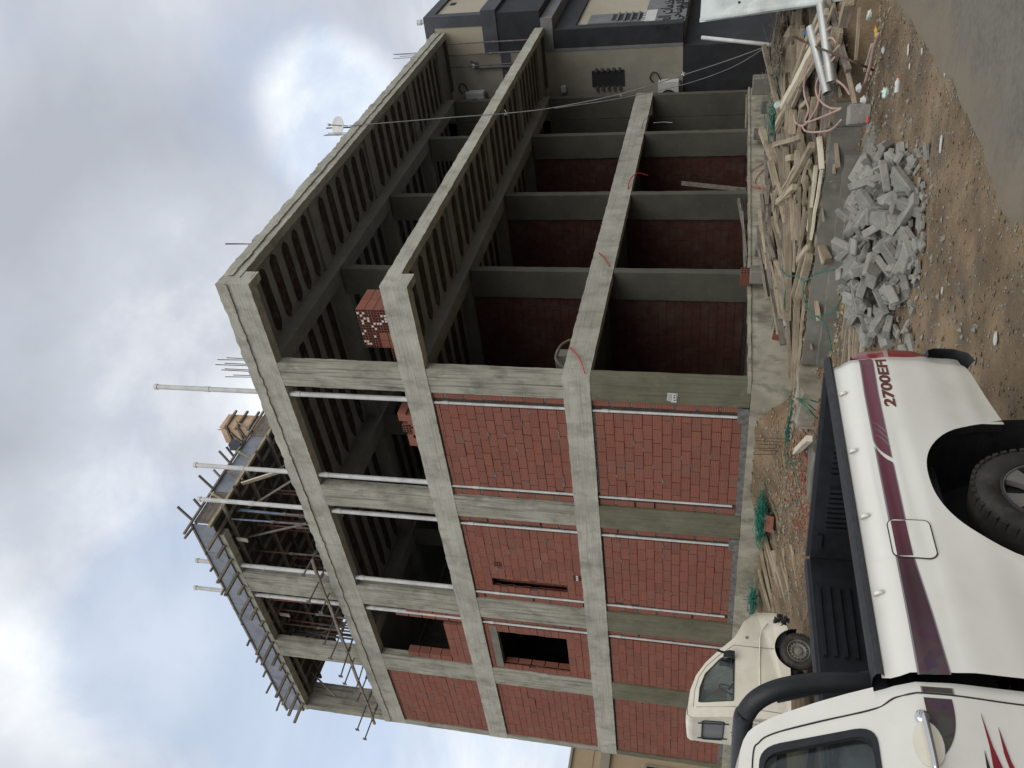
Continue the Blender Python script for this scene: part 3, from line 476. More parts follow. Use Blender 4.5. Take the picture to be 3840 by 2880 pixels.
# edge beams on the brick side (run along Y) and on the open side (along X)
for k in (1,2,3):
    zb,zt=Z[k]; y0=-OV if k>1 else 0.0; tp=.035 if k==3 else .012
    ym=[y0,3.1,6.4,9.6,12.6,15.761]
    for q in range(5):
        piece('edge_beam',lambda mb:rough_box(mb,.0+.004*(q%2),.26,ym[q]+.003,ym[q+1]-.003,zb,zt-(.22 if k==3 else 0),.10,.006,0 if k==3 else tp,seed=k*9+q),'cc')
    if k==1:
        for q in range(4):
            xa=[0.262,4.1,8.3,12.6][q]; xb=[4.1,8.3,12.6,16.3][q]
            piece('edge_beam',lambda mb:rough_box(mb,xa+.003,xb-.003,-.002+.004*(q%2),.25,zb,zt,.10,.006,.012,seed=60+q),'ccx')
        piece('slab',lambda mb:mb.box(.262,16.3,.252,15.75,zt-.24,zt-.03),'slab')
    else:
        # cantilevered slab, thin outer rim, deeper beam on the column line
        ze=7.26 if k==2 else 10.95
        piece('slab_rim',lambda mb:rough_box(mb,.263,XE,-OV+.004,-OV+.22,ze,zt-(.20 if k==3 else 0),.10,.008,0 if k==3 else .015,seed=70+k),'ccx')
        piece('slab',lambda mb:mb.box(.262,XE-.01,-OV+.222,15.75,ze+.10,zt-.04),'ceil')
        piece('column_line_beam',lambda mb:rough_box(mb,.262,16.3,.02,.42,zb+.08,ze+.098,.25,.004,seed=80+k),'ceil')
        piece('end_rim',lambda mb:rough_box(mb,XE-.16,XE,-OV+.222,-.0,ze+.01,ze+.098,.2,.004,seed=84+k),'slab')
        for x_ in RX: piece('cross_beam',lambda mb:mb.box(x_-.13,x_+.13,.422,15.7,zb+.10,ze+.098),'ceil'); piece('cross_beam',lambda mb:mb.box(x_-.2,x_+.2,-OV+.222,.018,ze+.045,ze+.098),'ceil')
        for y_ in (5.3,10.5): piece('cross_beam',lambda mb:mb.box(.262,16.2,y_,y_+.5,zb+.02,ze+.09),'ceil')
        # hollow block strips showing dark in the soffit, ribs between them stand proud
        xa=[.28]+[x_+.22 for x_ in RX[:3]]; xb=[x_-.22 for x_ in RX]
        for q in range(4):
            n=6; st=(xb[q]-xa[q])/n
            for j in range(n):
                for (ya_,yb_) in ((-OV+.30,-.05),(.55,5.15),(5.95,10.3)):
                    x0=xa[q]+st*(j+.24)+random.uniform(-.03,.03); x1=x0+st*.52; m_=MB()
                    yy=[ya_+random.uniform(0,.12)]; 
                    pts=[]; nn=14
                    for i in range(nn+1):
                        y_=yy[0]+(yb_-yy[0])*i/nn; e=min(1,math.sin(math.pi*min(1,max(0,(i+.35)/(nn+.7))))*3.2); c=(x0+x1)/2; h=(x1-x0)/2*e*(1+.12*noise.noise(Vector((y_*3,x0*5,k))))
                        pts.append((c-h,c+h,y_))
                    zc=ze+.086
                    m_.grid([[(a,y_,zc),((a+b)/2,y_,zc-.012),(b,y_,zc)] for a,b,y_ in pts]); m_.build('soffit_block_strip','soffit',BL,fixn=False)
piece('slab',lambda mb:rough_box(mb,-.012,.3,-OV+.0,15.76,11.16,11.398,.09,.010,.05,seed=91),'cc')      # rough upper pour of the roof slab edge
piece('slab_rim',lambda mb:rough_box(mb,.302,XE-.02,-OV-.012,-OV+.3,11.14,11.40,.09,.012,.05,seed=92),'ccx')
# ragged lip where the upper pour meets the formed beam
def lip(mb,fn,a,b,n,seed):
    rows=[]
    for i in range(n+1):
        u=a+(b-a)*i/n; h=.035*noise.noise(Vector((u*2.1,seed,0)))+.03*noise.noise(Vector((u*7.,seed,2)))
        rows.append([fn(u,11.19+h+.03,-.001),fn(u,11.185+h+.025,.022),fn(u,11.13+h,.024),fn(u,11.12+h,-.001)])
    mb.grid(rows)
piece('pour_lip',lambda mb:lip(mb,lambda u,z,d:(-.010-d,u,z),-OV,15.7,260,1.),'cc',auto=None,fixn=False)
piece('pour_lip',lambda mb:lip(mb,lambda u,z,d:(u,-OV-.010-d,z),0.3,XE-.03,260,2.),'ccx',auto=None,fixn=False)
# step hooks left in the outer beam ends
for k,ze in ((2,7.0),(3,10.63)):
    piece('beam_end_nib',lambda mb:rough_box(mb,.262,.52,-OV+.003,-OV+.2,Z[k][0],ze+.28,.08,.004,seed=33+k),'ccx')
# walls closing the frame off; spine wall added to keep the bays dark
def wallbox(nm,x0,x1,y0,y1,z0,z1,m_): piece(nm,lambda mb:mb.box(x0,x1,y0,y1,z0,z1),m_,auto=None)
for k,(za,zb) in enumerate(((0,3.65),(3.86,7.35),(7.55,11.0))):
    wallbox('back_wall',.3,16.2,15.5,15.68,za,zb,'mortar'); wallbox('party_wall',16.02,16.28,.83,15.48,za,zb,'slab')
    if k<2: wallbox('added_spine_wall',.27,16.0,8.6,8.75,za,zb,'slab')
# ---- brickwork -------------------------------------------------------------
BLn,BH,BD=.40,.20,.10; CO=.21
bm_=MB(); bm_.box(0,BD,-BLn/2+.002,BLn/2-.002,-BH/2,BH/2); 
_b=bmesh.new(); me=bm_.mesh('brick','brick'); _b.from_mesh(me); bmesh.ops.recalc_face_normals(_b,faces=_b.faces); bmesh.ops.bevel(_b,geom=_b.edges[:],offset=.006,segments=1,affect='EDGES'); _b.to_mesh(me); _b.free(); BRK=me
nbr=0
def wall(Y0,Y1,Z0,Z1,xf,parent,single,stuff,holes=(),seed=0):
    """running bond of hollow bricks on the plane x=xf; single: each brick an object"""
    global nbr
    rnd=random.Random(seed); z=Z0+.004; r_=0
    while z<Z1-.03:
        h=min(BH,Z1-z-.006); y=Y0+.006-(rnd.uniform(.1,.3) if r_%2 else rnd.uniform(0,.06)); r_+=1
        while y<Y1-.02:
            ln=BLn*rnd.choice((1,1,1,1,1,.96,1.03)); a=max(y,Y0+.006); b=min(y+ln,Y1-.006); y+=ln+.013
            if b-a<.05: continue
            segs=[(a,b)]
            for (ha,hb,za,zb) in holes:
                if z+h/2>za and z+h/2<zb:
                    ns=[]
                    for (p,q) in segs:
                        if q<=ha or p>=hb: ns.append((p,q)); continue
                        if p<ha-.04: ns.append((p,ha))
                        if q>hb+.04: ns.append((hb,q))
                    segs=ns
            for p,q in segs:
                dx=rnd.gauss(0,.0035); 
                if rnd.random()<.03: dx-=.012
                if single and nbr<300:
                    o=bpy.data.objects.new('brick',BRK); COL.objects.link(o); o.parent=parent; o.location=(xf+dx,(p+q)/2,z+h/2+rnd.uniform(-.002,.002)); o.scale=(1,(q-p)/BLn,h/BH); o.rotation_euler.x=rnd.gauss(0,.004); nbr+=1
                else:
                    v=rnd.random(); j=rnd.uniform(-.003,.003)
                    stuff.box(xf+dx,xf+BD,p,q,z+j,z+h+j,var=v)
        z+=CO
def strip(Y0,Y1,Z0,Z1,xf,parent,stuff,mort,seed):
    rnd=random.Random(seed); z=Z0+rnd.uniform(.005,.05)
    while z<Z1-.1:
        h=min(.41,Z1-z-.01); stuff.box(xf,xf+BD,Y0+.012,Y1-rnd.uniform(.005,.03),z,z+h,var=rnd.random()); z+=h+.055
        if rnd.random()<.85: mort.box(xf+.008,xf+BD,Y0+.02,Y1-.035,z-.05,z-.004)
def smear(mb,Y0,Y1,Z0,Z1,xf,n,rnd,holes=()):   # mortar squeezed out of joints and half bricks patched with mortar
    for i in range(n):
        y=rnd.uniform(Y0+.1,Y1-.2); z=Z0+CO*int(rnd.uniform(0,(Z1-Z0)/CO)); w=rnd.uniform(.06,.2); h=rnd.uniform(.025,.07)
        if any(a_-.25<y<b_+.1 and c_-.15<z<d_+.1 for a_,b_,c_,d_ in holes): continue
        P=[(y+w*math.cos(a)*rnd.uniform(.4,.6),z+h*math.sin(a)*rnd.uniform(.35,.6)) for a in [k*.785 for k in range(8)]]
        mb.prism(P,lambda u,v,d:(xf-d,u,v),-.02,.008)
floors=[(0.10,3.3),(3.894,6.966),(7.582,10.6)]
pat=MB(); pipes=[(.98,14.25),(3.70,14.2),(5.07,14.6),(7.89,15.76),(9.30,16.37)]
for k,(za,zb) in enumerate(floors):
    for i in range(4):
        if k==2 and i<2: continue
        a=C_[i][1]; b=C_[i+1][0]; W_=None
        if k==2 and i==2:
            # half built wall: low courses and two ragged stacks at the jambs
            w=piece('brick_wall',lambda mb:mb.box(.10,.12,9.75,11.55,za,8.2),'mortard',auto=None); st=MB()
            wall(9.62,11.58,za,8.22,.045,w,False,st,seed=5)
            for q in range(4): st.box(.045,.145,9.06,9.22,za+.02+q*.43,za+.42+q*.43)
            for q in range(5): st.box(.08,.22,9.27,9.50,za+.02+q*.42,za+.41+q*.42)
            for q in range(4): st.box(.05,.30,11.34,11.56,8.24+q*.36,8.58+q*.36)
            o=st.build('brick','brickw',w,var=True,kind='stuff'); continue
        w=piece('brick_wall',lambda mb:mb.box(.085,.12,a,b,za-.02,zb),'mortard',auto=None) if not (k==1 and i in(1,2)) else piece('brick_wall',lambda mb:mb.prism([(a,za),(b,za),(b,zb),(a,zb)],lambda u,v,d:(d,u,v),.085,.12,holes=[[(9.7,4.5),(11.36,4.5),(11.36,6.56),(9.7,6.56)] if i==2 else [(7.22,4.34),(7.56,4.34),(7.56,6.42),(7.22,6.42)]]),'mortard',auto=None)
        st=MB(); mo=MB(); la,lb=a,b
        if i in (0,1,2): strip(a,a+.20,za,zb-.02,.06,w,st,mo,i+k*3); la=a+.36
        if i in (0,1): strip(b-.20,b,za,zb-.02,.06,w,st,mo,i+k*3+50); lb=b-.36
        holes=[]
        if k==1 and i==2: holes=[(9.7,11.36,4.5,6.56)]
        if k==1 and i==1: holes=[(7.22,7.56,4.34,6.42)]
        top=zb-.035 if not(k==0) else zb-.05
        rb=random.Random(k*4+i)
        single=(i==0 and k<2) or (i==1 and k==0)
        wall(la,lb,za+(.0 if k else -.0),top,.035+.004*i,w,single,st,holes,seed=k*10+i+3)
        if st.v: st.build('brick','brickw',w,var=True,kind='stuff')
        smear(mo,la,lb,za,zb,.035+.004*i,14 if i<2 else 8,rb,holes)
        if k==0: mo.box(.02,.12,a+.02,b-.02,-.02,.12); mo.box(-.01,.12,a+.02,a+.42,-.02,.22)
        # grey packing course under the beam
        if k==0 and i==0:
            z=za
        for q in range(int((lb-la)/.11)): 
            if k==0 and i==0: mo.box(.05,.12,la+q*.11,la+q*.11+.095,zb-.045,zb-.008)
        mo.build('mortar_patch','mortar',w,kind='stuff')
        if holes:
            h0,h1,z0_,z1_=holes[0]
            rv=MB(); 
            if i==2:
                for q in range(5): rv.box(.15,.30,h1-.01,h1+.1,4.52+q*.41,4.90+q*.41)
                rv.build('jamb_brick','brickw',w,var=True,kind='stuff'); 
                piece('lintel',lambda mb:rough_box(mb,.03,.20,9.45,11.5,6.57,6.79,.1,.004,seed=12),'oldc').parent=w
            else:
                for q in range(10): rv.box(.30,.40,h0-.1,h1+.1,4.30+q*.21,4.5+q*.21)
                rv.build('recess_brick','brickw',w,var=True,kind='stuff')
# vent bricks set with their cells outward
def cellbrick(parent,loc,w=.2,h=.2,nx=3,nz=3,light=()):
    mb=MB(); mb.box(loc[0],loc[0]+.05,loc[1]-w/2,loc[1]+w/2,loc[2]-h/2,loc[2]+h/2,0)
    for i in range(nx):
        for j in range(nz):
            a=w/nx; c=h/nz; mb.box(loc[0]-.004,loc[0]+.001,loc[1]-w/2+a*(i+.15),loc[1]-w/2+a*(i+.85),loc[2]-h/2+c*(j+.15),loc[2]-h/2+c*(j+.85),2 if (i,j) in light else 1)
    return mb.build('vent_brick',['brick','bhole','white'],parent)
cellbrick(BL,(.028,6.59,6.16)); cellbrick(BL,(.026,6.86,4.02),.22,.22,3,3,((0,1),(1,1),(2,1)))
# partition brick walls inside the open shops, in line with the side columns
for k,(za,zb) in enumerate(floors[:2]):
    for x_ in RX[:3]:
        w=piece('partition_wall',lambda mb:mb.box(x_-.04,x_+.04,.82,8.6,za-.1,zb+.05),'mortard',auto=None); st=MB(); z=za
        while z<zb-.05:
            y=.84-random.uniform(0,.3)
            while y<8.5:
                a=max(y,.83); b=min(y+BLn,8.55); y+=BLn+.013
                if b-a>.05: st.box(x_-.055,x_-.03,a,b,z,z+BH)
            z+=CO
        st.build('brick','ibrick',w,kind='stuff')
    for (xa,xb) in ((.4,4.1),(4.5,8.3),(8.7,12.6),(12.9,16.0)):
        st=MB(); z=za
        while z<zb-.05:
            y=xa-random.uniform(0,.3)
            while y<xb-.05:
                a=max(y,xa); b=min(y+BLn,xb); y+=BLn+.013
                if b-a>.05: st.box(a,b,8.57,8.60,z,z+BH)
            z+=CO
        st.build('added_wall_brick','ibrick',BL,kind='stuff')  # brick facing of the spine wall added to darken the bays
# left gable seen through the top bay of the corner, and the low cable trench cover beside the corner column
# ---- drain pipes rising through the floors --------------------------------------
for i,(y,zt) in enumerate(pipes):
    P=thing('drain_pipe',['white drain pipe just left of the corner column, standing tallest above the roof','white drain pipe on the right side of the second column from the corner','white drain pipe on the left side of the second column from the corner','white drain pipe on the right side of the third column, poking above the formwork','white drain pipe on the left side of the third column, leftmost of all'][i],'pipe',(.15,y,0),group='white drain pipes rising through the building')
    z0=.2; x_=.135
    lean=.0
    for (a,b,r_) in ((z0,3.29,.031),(3.895,6.96,.034),(7.585,10.6,.062),(11.2,zt,.062)):
        mb=MB(); mb.tube([(x_-.075 if r_<.06 else x_-.03,y,a),(x_-.075 if r_<.06 else x_-.03,y+.012,b)],r_,14); mb.build('pipe_length','pvc',P,auto=40)
        cz=b-.28 if r_>.06 else b-.35*(1+i%2)
        if b>12: cz=b-(b-11.4)*.52
        mb=MB(); mb.tube([(x_-.075 if r_<.06 else x_-.03,y+.006,cz),(x_-.075 if r_<.06 else x_-.03,y+.006,cz+.14)],r_+.009,14); mb.build('collar','pvc',P,auto=40)
    mb=MB(); mb.lathe((x_-.03,y+.012,zt-.02),(0,0,1),[(0,.064),(0,.075),(.09,.072),(.1,.066),(.1,.03)],16); mb.build('pipe_end','pvc',P,auto=40)
# ---- stubs, rebars --------------------------------------------------------------
def rebars(pts,label,grp,h=(.5,.9),matn='rebar',r=.009):
    T=thing('rebar_cluster',label,'rebar',pts[0],group=grp)
    for p in pts:
        hh=random.uniform(*h); mb=MB(); mb.tube([p,(p[0]+random.uniform(-.03,.03),p[1]+random.uniform(-.03,.03),p[2]+hh)],r,6); mb.build('bar',matn,T)
    return T
rebars([(.08+.16*(i%2),.0+.085*i,11.36) for i in range(8)],'cluster of eight starter bars above the corner column','starter bars standing on the roof edge',(.62,.95),r=.011)
rebars([(2.0+.12*i,-2.0+.07*i,11.36) for i in range(3)],'three starter bars on the roof edge right of the corner','starter bars standing on the roof edge',(.85,1.0))
rebars([(8.35+.2*i,-2.0+.05*i,11.36) for i in range(3)],'starter bars on the roof edge beside the satellite dish','starter bars standing on the roof edge',(.8,1.1))
rebars([(15.9+.09*i,-1.9+.08*i,11.36) for i in range(4)],'four starter bars at the far right end of the roof edge','starter bars standing on the roof edge',(1.1,1.4))
rebars(D['REBG'],'row of six rusty bars standing in the soil in front of the brick wall','bars standing in the soil',(.52,.66),r=.008)
rebars([(-.25,6.6+.09*i,-.62) for i in range(4)],'thin dark bars sticking out beside the plank pile near the small truck','bars standing in the soil',(.3,.45),r=.007)
# ================================================================ FORMWORK ON THE ROOF
FW=thing('formwork_deck','blue-grey formwork and shuttering of the next slab on top of the building','formwork',(0,6,11.4))
def fp(nm,f,m_,**k): mb=MB(); f(mb); return mb.build(nm,m_,FW,**k)
for i,(a,b) in enumerate(C_[2:]):
    xw=.24 if i<2 else .95; piece('column',lambda mb:rough_box(mb,.01,xw,a-.02,b-.03,11.39,14.34,.14,.006,seed=i+91),'col')
piece('column',lambda mb:rough_box(mb,4.2,4.42,8.2,8.9,11.39,14.4,.2,.006),'slab'); piece('column',lambda mb:mb.box(5.2,5.6,15.3,15.6,11.39,14.4),'slab'); piece('column',lambda mb:mb.box(8.4,8.62,6.9,7.6,11.39,14.4),'slab')
fp('edge_beam',lambda mb:rough_box(mb,.0,.26,6.45,15.76,14.30,14.50,.12,.008),'ccx')
fp('deck_board',lambda mb:mb.box(.0,5.9,6.02,15.9,14.50,14.54),'formd')
fp('deck_board',lambda mb:mb.box(5.9,13,6.02,14.5,14.50,14.54),'formd')
for i in range(8):
    y=6.02+i*1.225; 
    fp('side_panel',lambda mb:mb.box(-.05-.006*(i%2),-.02,y+.006,min(y+1.219,15.86),14.48+random.uniform(-.01,.01),15.14+random.uniform(-.015,.01)),'panel')
for i in range(9):
    x_=.0+i*1.22
    fp('side_panel',lambda mb:mb.box(x_,x_+1.214,5.97-.004*(i%2),6.0,14.46,15.10+random.uniform(-.02,.02)),'panel' if i%3 else 'woodg')
for i in range(16):   # secondary joists under the deck, sticking out past the edge
    y=6.3+i*.60; e_=random.uniform(.15,.95)
    fp('joist',lambda mb:mb.bar((-e_,y+random.uniform(-.06,.06),14.42+random.uniform(-.05,.03)),(5.8,y,14.44),.07,.09),'woodg')
for i in range(11): # walers and kickers along the top
    y=6.25+i*.88; 
    fp('top_batten',lambda mb:mb.bar((-random.uniform(.1,.55),y+random.uniform(-.2,.2),15.16),(.9,y,15.17),.06,.05),'woodg')
fp('waler',lambda mb:mb.bar((-.055,6.0,15.16),(-.055,15.9,15.15),.07,.06),'woodg')
fp('waler',lambda mb:mb.bar((-.5,5.92,15.12),(9.6,5.92,15.16),.06,.06),'woodg')
fp('waler',lambda mb:mb.bar((-.2,5.90,14.48),(9.6,5.88,14.45),.08,.09),'wood')
for i in range(8): # primary bearers along X & Y below
    x_=.5+i*.75; fp('bearer',lambda mb:mb.bar((x_,5.7,14.32),(x_,15.7,14.32),.08,.10),'formd' if i%2 else 'woodg')
for x_,z_ in ((.8,14.75),(1.7,14.62),(2.6,14.8)): fp('cleat',lambda mb:mb.bar((x_,5.9,z_-.28),(x_+.25,5.86,z_+.35),.07,.05),'wood')
for i in range(8):
    x_=random.uniform(-.1,3.5); fp('top_batten',lambda mb:mb.bar((x_,5.85,15.1),(x_+.1,5.7-random.random()*.3,15.28+random.random()*.2),.06,.05),'woodg')
fp('loose_board',lambda mb:mb.bar((1.55,5.9,14.3),(2.05,5.7,13.05),.16,.04),'woodp')
fp('form_block',lambda mb:mb.box(3.1,3.35,5.85,6.1,15.15,15.55),'band')
for i in range(14):
    a=(random.uniform(.5,5),random.uniform(6.5,15),14.2); fp('brace',lambda mb:mb.bar(a,(a[0]+random.uniform(-1,1),a[1]+random.uniform(-1.6,1.6),random.uniform(11.6,13.2)),.035,.05),'woodg')
for i in range(6): fp('short_board',lambda mb:mb.bar((.35+.1*i,7.0+i*1.35,14.25),(.35+.1*i,7.02+i*1.35,13.9-.12*(i%3)),.14,.03),'woodp')
# adjustable steel props
def prop(name_label,a,b,grp,parent_none=True,cat='prop',mats=('steel','bsteel')):
    T=thing('steel_prop',name_label,cat,a,group=grp); a=Vector(a); b=Vector(b); m_=a.lerp(b,random.uniform(.45,.6)); d=(b-a).normalized()
    mb=MB(); mb.tube([a,m_],.032,8); mb.build('outer_tube',mats[0],T)
    mb=MB(); mb.tube([m_,b],.024,8); mb.build('inner_tube',mats[1],T)
    mb=MB(); mb.tube([m_-d*.07,m_+d*.05],.046,8); mb.build('collar',mats[0],T)
    mb=MB(); mb.lathe(b,d,[(-.012,.001),(-.012,.09),(.0,.09),(0,.001)],4); mb.build('head_plate',mats[0],T); return T
k=0
for i in range(38):
    x_=random.choice((.55,.9,1.5,2.3,3.2,4.2,5.2)); y=6.35+(i%15)*.62+random.uniform(-.15,.15)
    if abs(y-15)<.3: continue
    lb='upright steel props under the roof formwork'
    prop('rust brown upright steel prop under the roof formwork' if i%5 else 'upright steel prop with pale blue paint under the roof formwork',(x_,y,11.39),(x_+random.uniform(-.08,.08),y+random.uniform(-.12,.12),14.28),lb+(' rusty' if i%5 else ' blue'),mats=('steel','rebar' if i%2 else 'rsteel') if i%5 else ('steel','bsteel'))
for i in range(11):   # props laid flat, heads sticking out over the roof edge
    y=7.1+i*.80 if i<3 else 8.9+(i-2)*.78; e_=random.uniform(.6,1.25)
    prop('steel prop laid flat with its head plate sticking out over the roof edge',(1.2,y+random.uniform(-.1,.1),11.62),(-e_,y+random.uniform(-.18,.18),11.55+random.uniform(-.1,.12)),'props laid flat along the roof edge',mats=('steel','steel'))
mb=MB(); mb.bar((-.22,6.9,11.56),(-.30,15.5,11.60),.06,.08,segs=12,jit=.015); tag(mb.build('timber_rail','woodg'),'long weathered timber laid outside the roof edge across the flat props','timber')
# column shutter standing on the deck
CS=thing('column_shutter','orange plywood column shutter with timber clamps standing above the formwork','formwork',(4.4,6.4,15.15))
for nm,a in (('plywood_panel',(4.1,4.13,6.1,6.75)),('plywood_panel',(4.1,4.75,6.07,6.10)),('plywood_panel',(4.72,4.75,6.1,6.75)),('plywood_panel',(4.1,4.75,6.75,6.78))):
    mb=MB(); mb.box(*a,15.1,16.45); mb.build(nm,'ply',CS)
for j in range(3):
    z=15.32+j*.42
    for (a,b) in (((4.06,5.95,z),(4.06,6.95,z)),((4.0,6.03,z+.06),(4.9,6.03,z+.06))): mb=MB(); mb.bar(a,b,.06,.07); mb.build('clamp','woodg',CS)
for i in range(6): mb=MB(); x_=4.2+.09*i; mb.tube([(x_,6.3+.06*(i%2),16.3),(x_,6.3+.06*(i%2),16.62+.1*(i%2))],.008,6); mb.build('bar','rebar',CS)
mb=MB(); mb.bar((4.0,5.98,15.3),(4.3,5.97,15.9),.05,.04); mb.build('clamp','woodg',CS)
# props at the far right end between the two overhangs
for i,y in enumerate((-1.80,-1.38,-.94)):
    prop(['upright prop at the far right end of the second floor, outermost of three','upright prop at the far right end of the second floor, middle of three','upright prop at the far right end of the second floor, nearest the end column'][i],(17.05,y-.04*i,7.55),(17.0,y,10.94),'props at the far right end',mats=('steel','steel'))
# brick pallets stored on the second floor
def pallet(loc,nx,ny,nz,label,s=1.0):
    T=thing('brick_stack',label,'brick stack',loc); x0,y0,z0=loc; rnd=random.Random(int(x0*31))
    bx,by,bz=.40*s,.20*s,.20*s
    for a in range(nx):
        for b in range(ny):
            for c in range(nz):
                if a>0 and b>0 and c<nz-1: continue
                tw=(b in(3,4) and c in(1,2)) if nz>3 else False
                mb=MB(); xa=x0+a*(bx+.01); yb=y0+b*(by+.012); zc=z0+c*(bz+.012); mb.box(xa,xa+bx,yb,yb+by,zc,zc+bz,0)
                if a==0 and not tw:
                    for i in range(3):
                        for j in range(3):
                            q=by/3; mb.box(xa-.004,xa+.001,yb+q*(i+.14),yb+q*(i+.86),zc+q*(j+.14),zc+q*(j+.86),2 if rnd.random()<.20 else 1)
                mb.build('brick',['brick','bhole','white'],T)
    return T
pallet((.62,-1.15,7.54),2,5,5,'big stack of red hollow bricks on the second floor behind the overhanging corner',s=1.0)
pallet((.6,-.08,7.54),2,2,2,'small stack of red hollow bricks on the second floor right beside the corner column')
pallet((2.95,-1.15,7.54),1,2,3,'low stack of red hollow bricks on the second floor right of the big stack')
for (y,z,w,h,c) in ((1.55,7.86,.24,.20,0),(1.9,7.80,.24,.22,1),(2.28,7.74,.36,.20,0),(1.66,7.66,.35,.2,0),(2.05,7.60,.3,.18,0)):
    mb=MB(); mb.box(.1,.5,y-w/2,y+w/2,z-h/2 if not (z<7.7) else 7.56,z+h/2,0)
    if c:
        for i in range(3):
            for j in range(3): q=w/3; mb.box(.094,.1,y-w/2+q*(i+.15),y-w/2+q*(i+.85),z-h/2+.073*(j+.15),z-h/2+.073*(j+.85),1)
    tag(mb.build('loose_brick',['brick','bhole']),'red hollow brick lying on the second floor edge left of the corner pipe' if not c else 'red hollow brick with its cells facing out on the second floor edge','brick','loose bricks on the second floor edge' if not c else None)
# small notice pasted on the corner column
NT=thing('notice','small white torn notice with three pictures pasted on the corner column','notice',(-.004,.46,1.57))
mb=MB(); Pn=[(.35,1.665),(.55,1.68),(.575,1.64),(.575,1.60),(.60,1.585),(.60,1.49),(.585,1.47),(.36,1.455),(.355,1.58)]; mb.prism(Pn,lambda u,v,d:(.008-d,u,v),0,.012); mb.build('paper','white',NT)
for (y,z,m_,s_) in ((.41,1.525,'greend',.022),(.47,1.53,'red',.026),(.54,1.52,'txtb',.022)):
    mb=MB(); mb.prism([(y+s_*math.cos(a)*random.uniform(.7,1),z+s_*math.sin(a)*random.uniform(.7,1)) for a in [q*.9 for q in range(7)]],lambda u,v,d:(-.004-d,u,v),0,.003); mb.build('picture',m_,NT)
for z in (1.655,1.63,1.605,1.58,1.49,1.475):
    mb=MB(); y=.37
    while y<.56: w=random.uniform(.01,.035); mb.box(-.0065,-.004,y,min(y+w,.57),z-.005,z+.004); y+=w+.008
    mb.build('printed_line','band',NT)
# ================================================================ NEIGHBOUR BUILDING
NB=thing('neighbour_building','beige neighbouring building with black painted bands, framed balcony front and air conditioners','building',(17.3,-1.3,0))
def nbx(nm,m_,x0,x1,y0,y1,z0,z1,par=None): mb=MB(); mb.box(x0,x1,y0,y1,z0,z1); return mb.build(nm,m_,par or NB,auto=35)
NX=17.3
nbx('wall','beige',NX,29,-1.3,10,2.33,11.7); nbx('ground_floor_wall','blackp',NX+.012,29,-1.25,10,-1.0,2.328)
nbx('trim_band','band',NX-.03,NX,-1.29,.9,8.62,8.98)              # thin dark floor band on the side wall
nbx('parapet_band','band',NX-.03,NX,-2.4,6,11.40,11.75)
nbx('upper_floor','beigef',NX+.004,29,-2.62,-1.302,9.55,11.4); nbx('corner_band','band',NX-.02,NX+.35,-2.70,-2.30,9.3,11.75); nbx('parapet_band','band',NX+.352,29,-2.70,-2.3,11.40,11.75)
nbx('vent_opening','dark',19.0,19.35,-2.63,-2.60,11.0,11.22)
nbx('balcony_side','blackp',NX-.01,29,-2.72,-1.302,7.40,9.28); nbx('balcony_band','band',NX-.05,29,-2.85,-1.32,9.0,9.55); nbx('balcony_floor','greyp',NX-.02,29,-2.45,-1.302,6.95,7.38)
# framed front of the first floor
nbx('frame_side','blackp',NX-.012,NX+.45,-2.02,-1.303,2.33,6.93); nbx('frame_top','blackp',NX+.452,29,-2.02,-1.303,6.18,6.93)
nbx('front_wall','beigef',NX+.452,29,-1.93,-1.32,3.77,6.178); nbx('front_base','greyp',NX+.452,29,-1.95,-1.33,2.30,3.768)
nbx('corner_strip','greyp',NX-.022,NX,-1.36,-1.26,2.33,7.2)
win=nbx('front_window','greyp',18.05,19.1,-1.96,-1.932,3.80,5.80); nbx('pane','blackp',18.25,18.95,-1.975,-1.962,3.85,4.95,win)
for q in range(4): nbx('window_bar','greyp',18.1,19.05,-2.02,-1.976,3.95+.25*q,4.02+.25*q,win)
ww=nbx('side_window','blackp',NX-.02,NX-.001,-.50,.10,4.42,5.62)
for q in range(5): nbx('window_block','band',NX-.10,NX-.021,-.60+.0,-.47,4.55+.21*q,4.64+.21*q,ww); nbx('window_block','band',NX-.10,NX-.021,.07,.22,4.55+.21*q,4.64+.21*q,ww)
nbx('torn_poster','white',17.9,19.3,-1.962,-1.952,3.36,3.74)
for q in range(6): nbx('poster_shred','bag',18.0+.22*q,18.12+.22*q,-1.966,-1.963,3.62+.03*(q%3),3.86+.04*(q%2))
def text(body,size,loc,rot,mname,name,parent,extr=.002,shear=0,offset=0,sx=1.0):
    cu=bpy.data.curves.new(name,'FONT'); cu.body=body; cu.size=size; cu.extrude=extr; cu.shear=shear; cu.offset=offset; cu.align_x='CENTER'; cu.align_y='CENTER'
    o=bpy.data.objects.new(name,cu); COL.objects.link(o); bpy.context.view_layer.update()
    me=bpy.data.meshes.new_from_object(o.evaluated_get(bpy.context.evaluated_depsgraph_get())); bpy.data.objects.remove(o); 
    me.materials.clear(); me.materials.append(MT[mname]); o=bpy.data.objects.new(name,me); COL.objects.link(o); o.parent=parent
    q=Vector()
    if parent and not parent.get('local'): q=parent.location
    o.location=Vector(loc)-q; o.rotation_euler=rot; o.scale=(sx,1,1); return o
FR=(R(90),0,0)
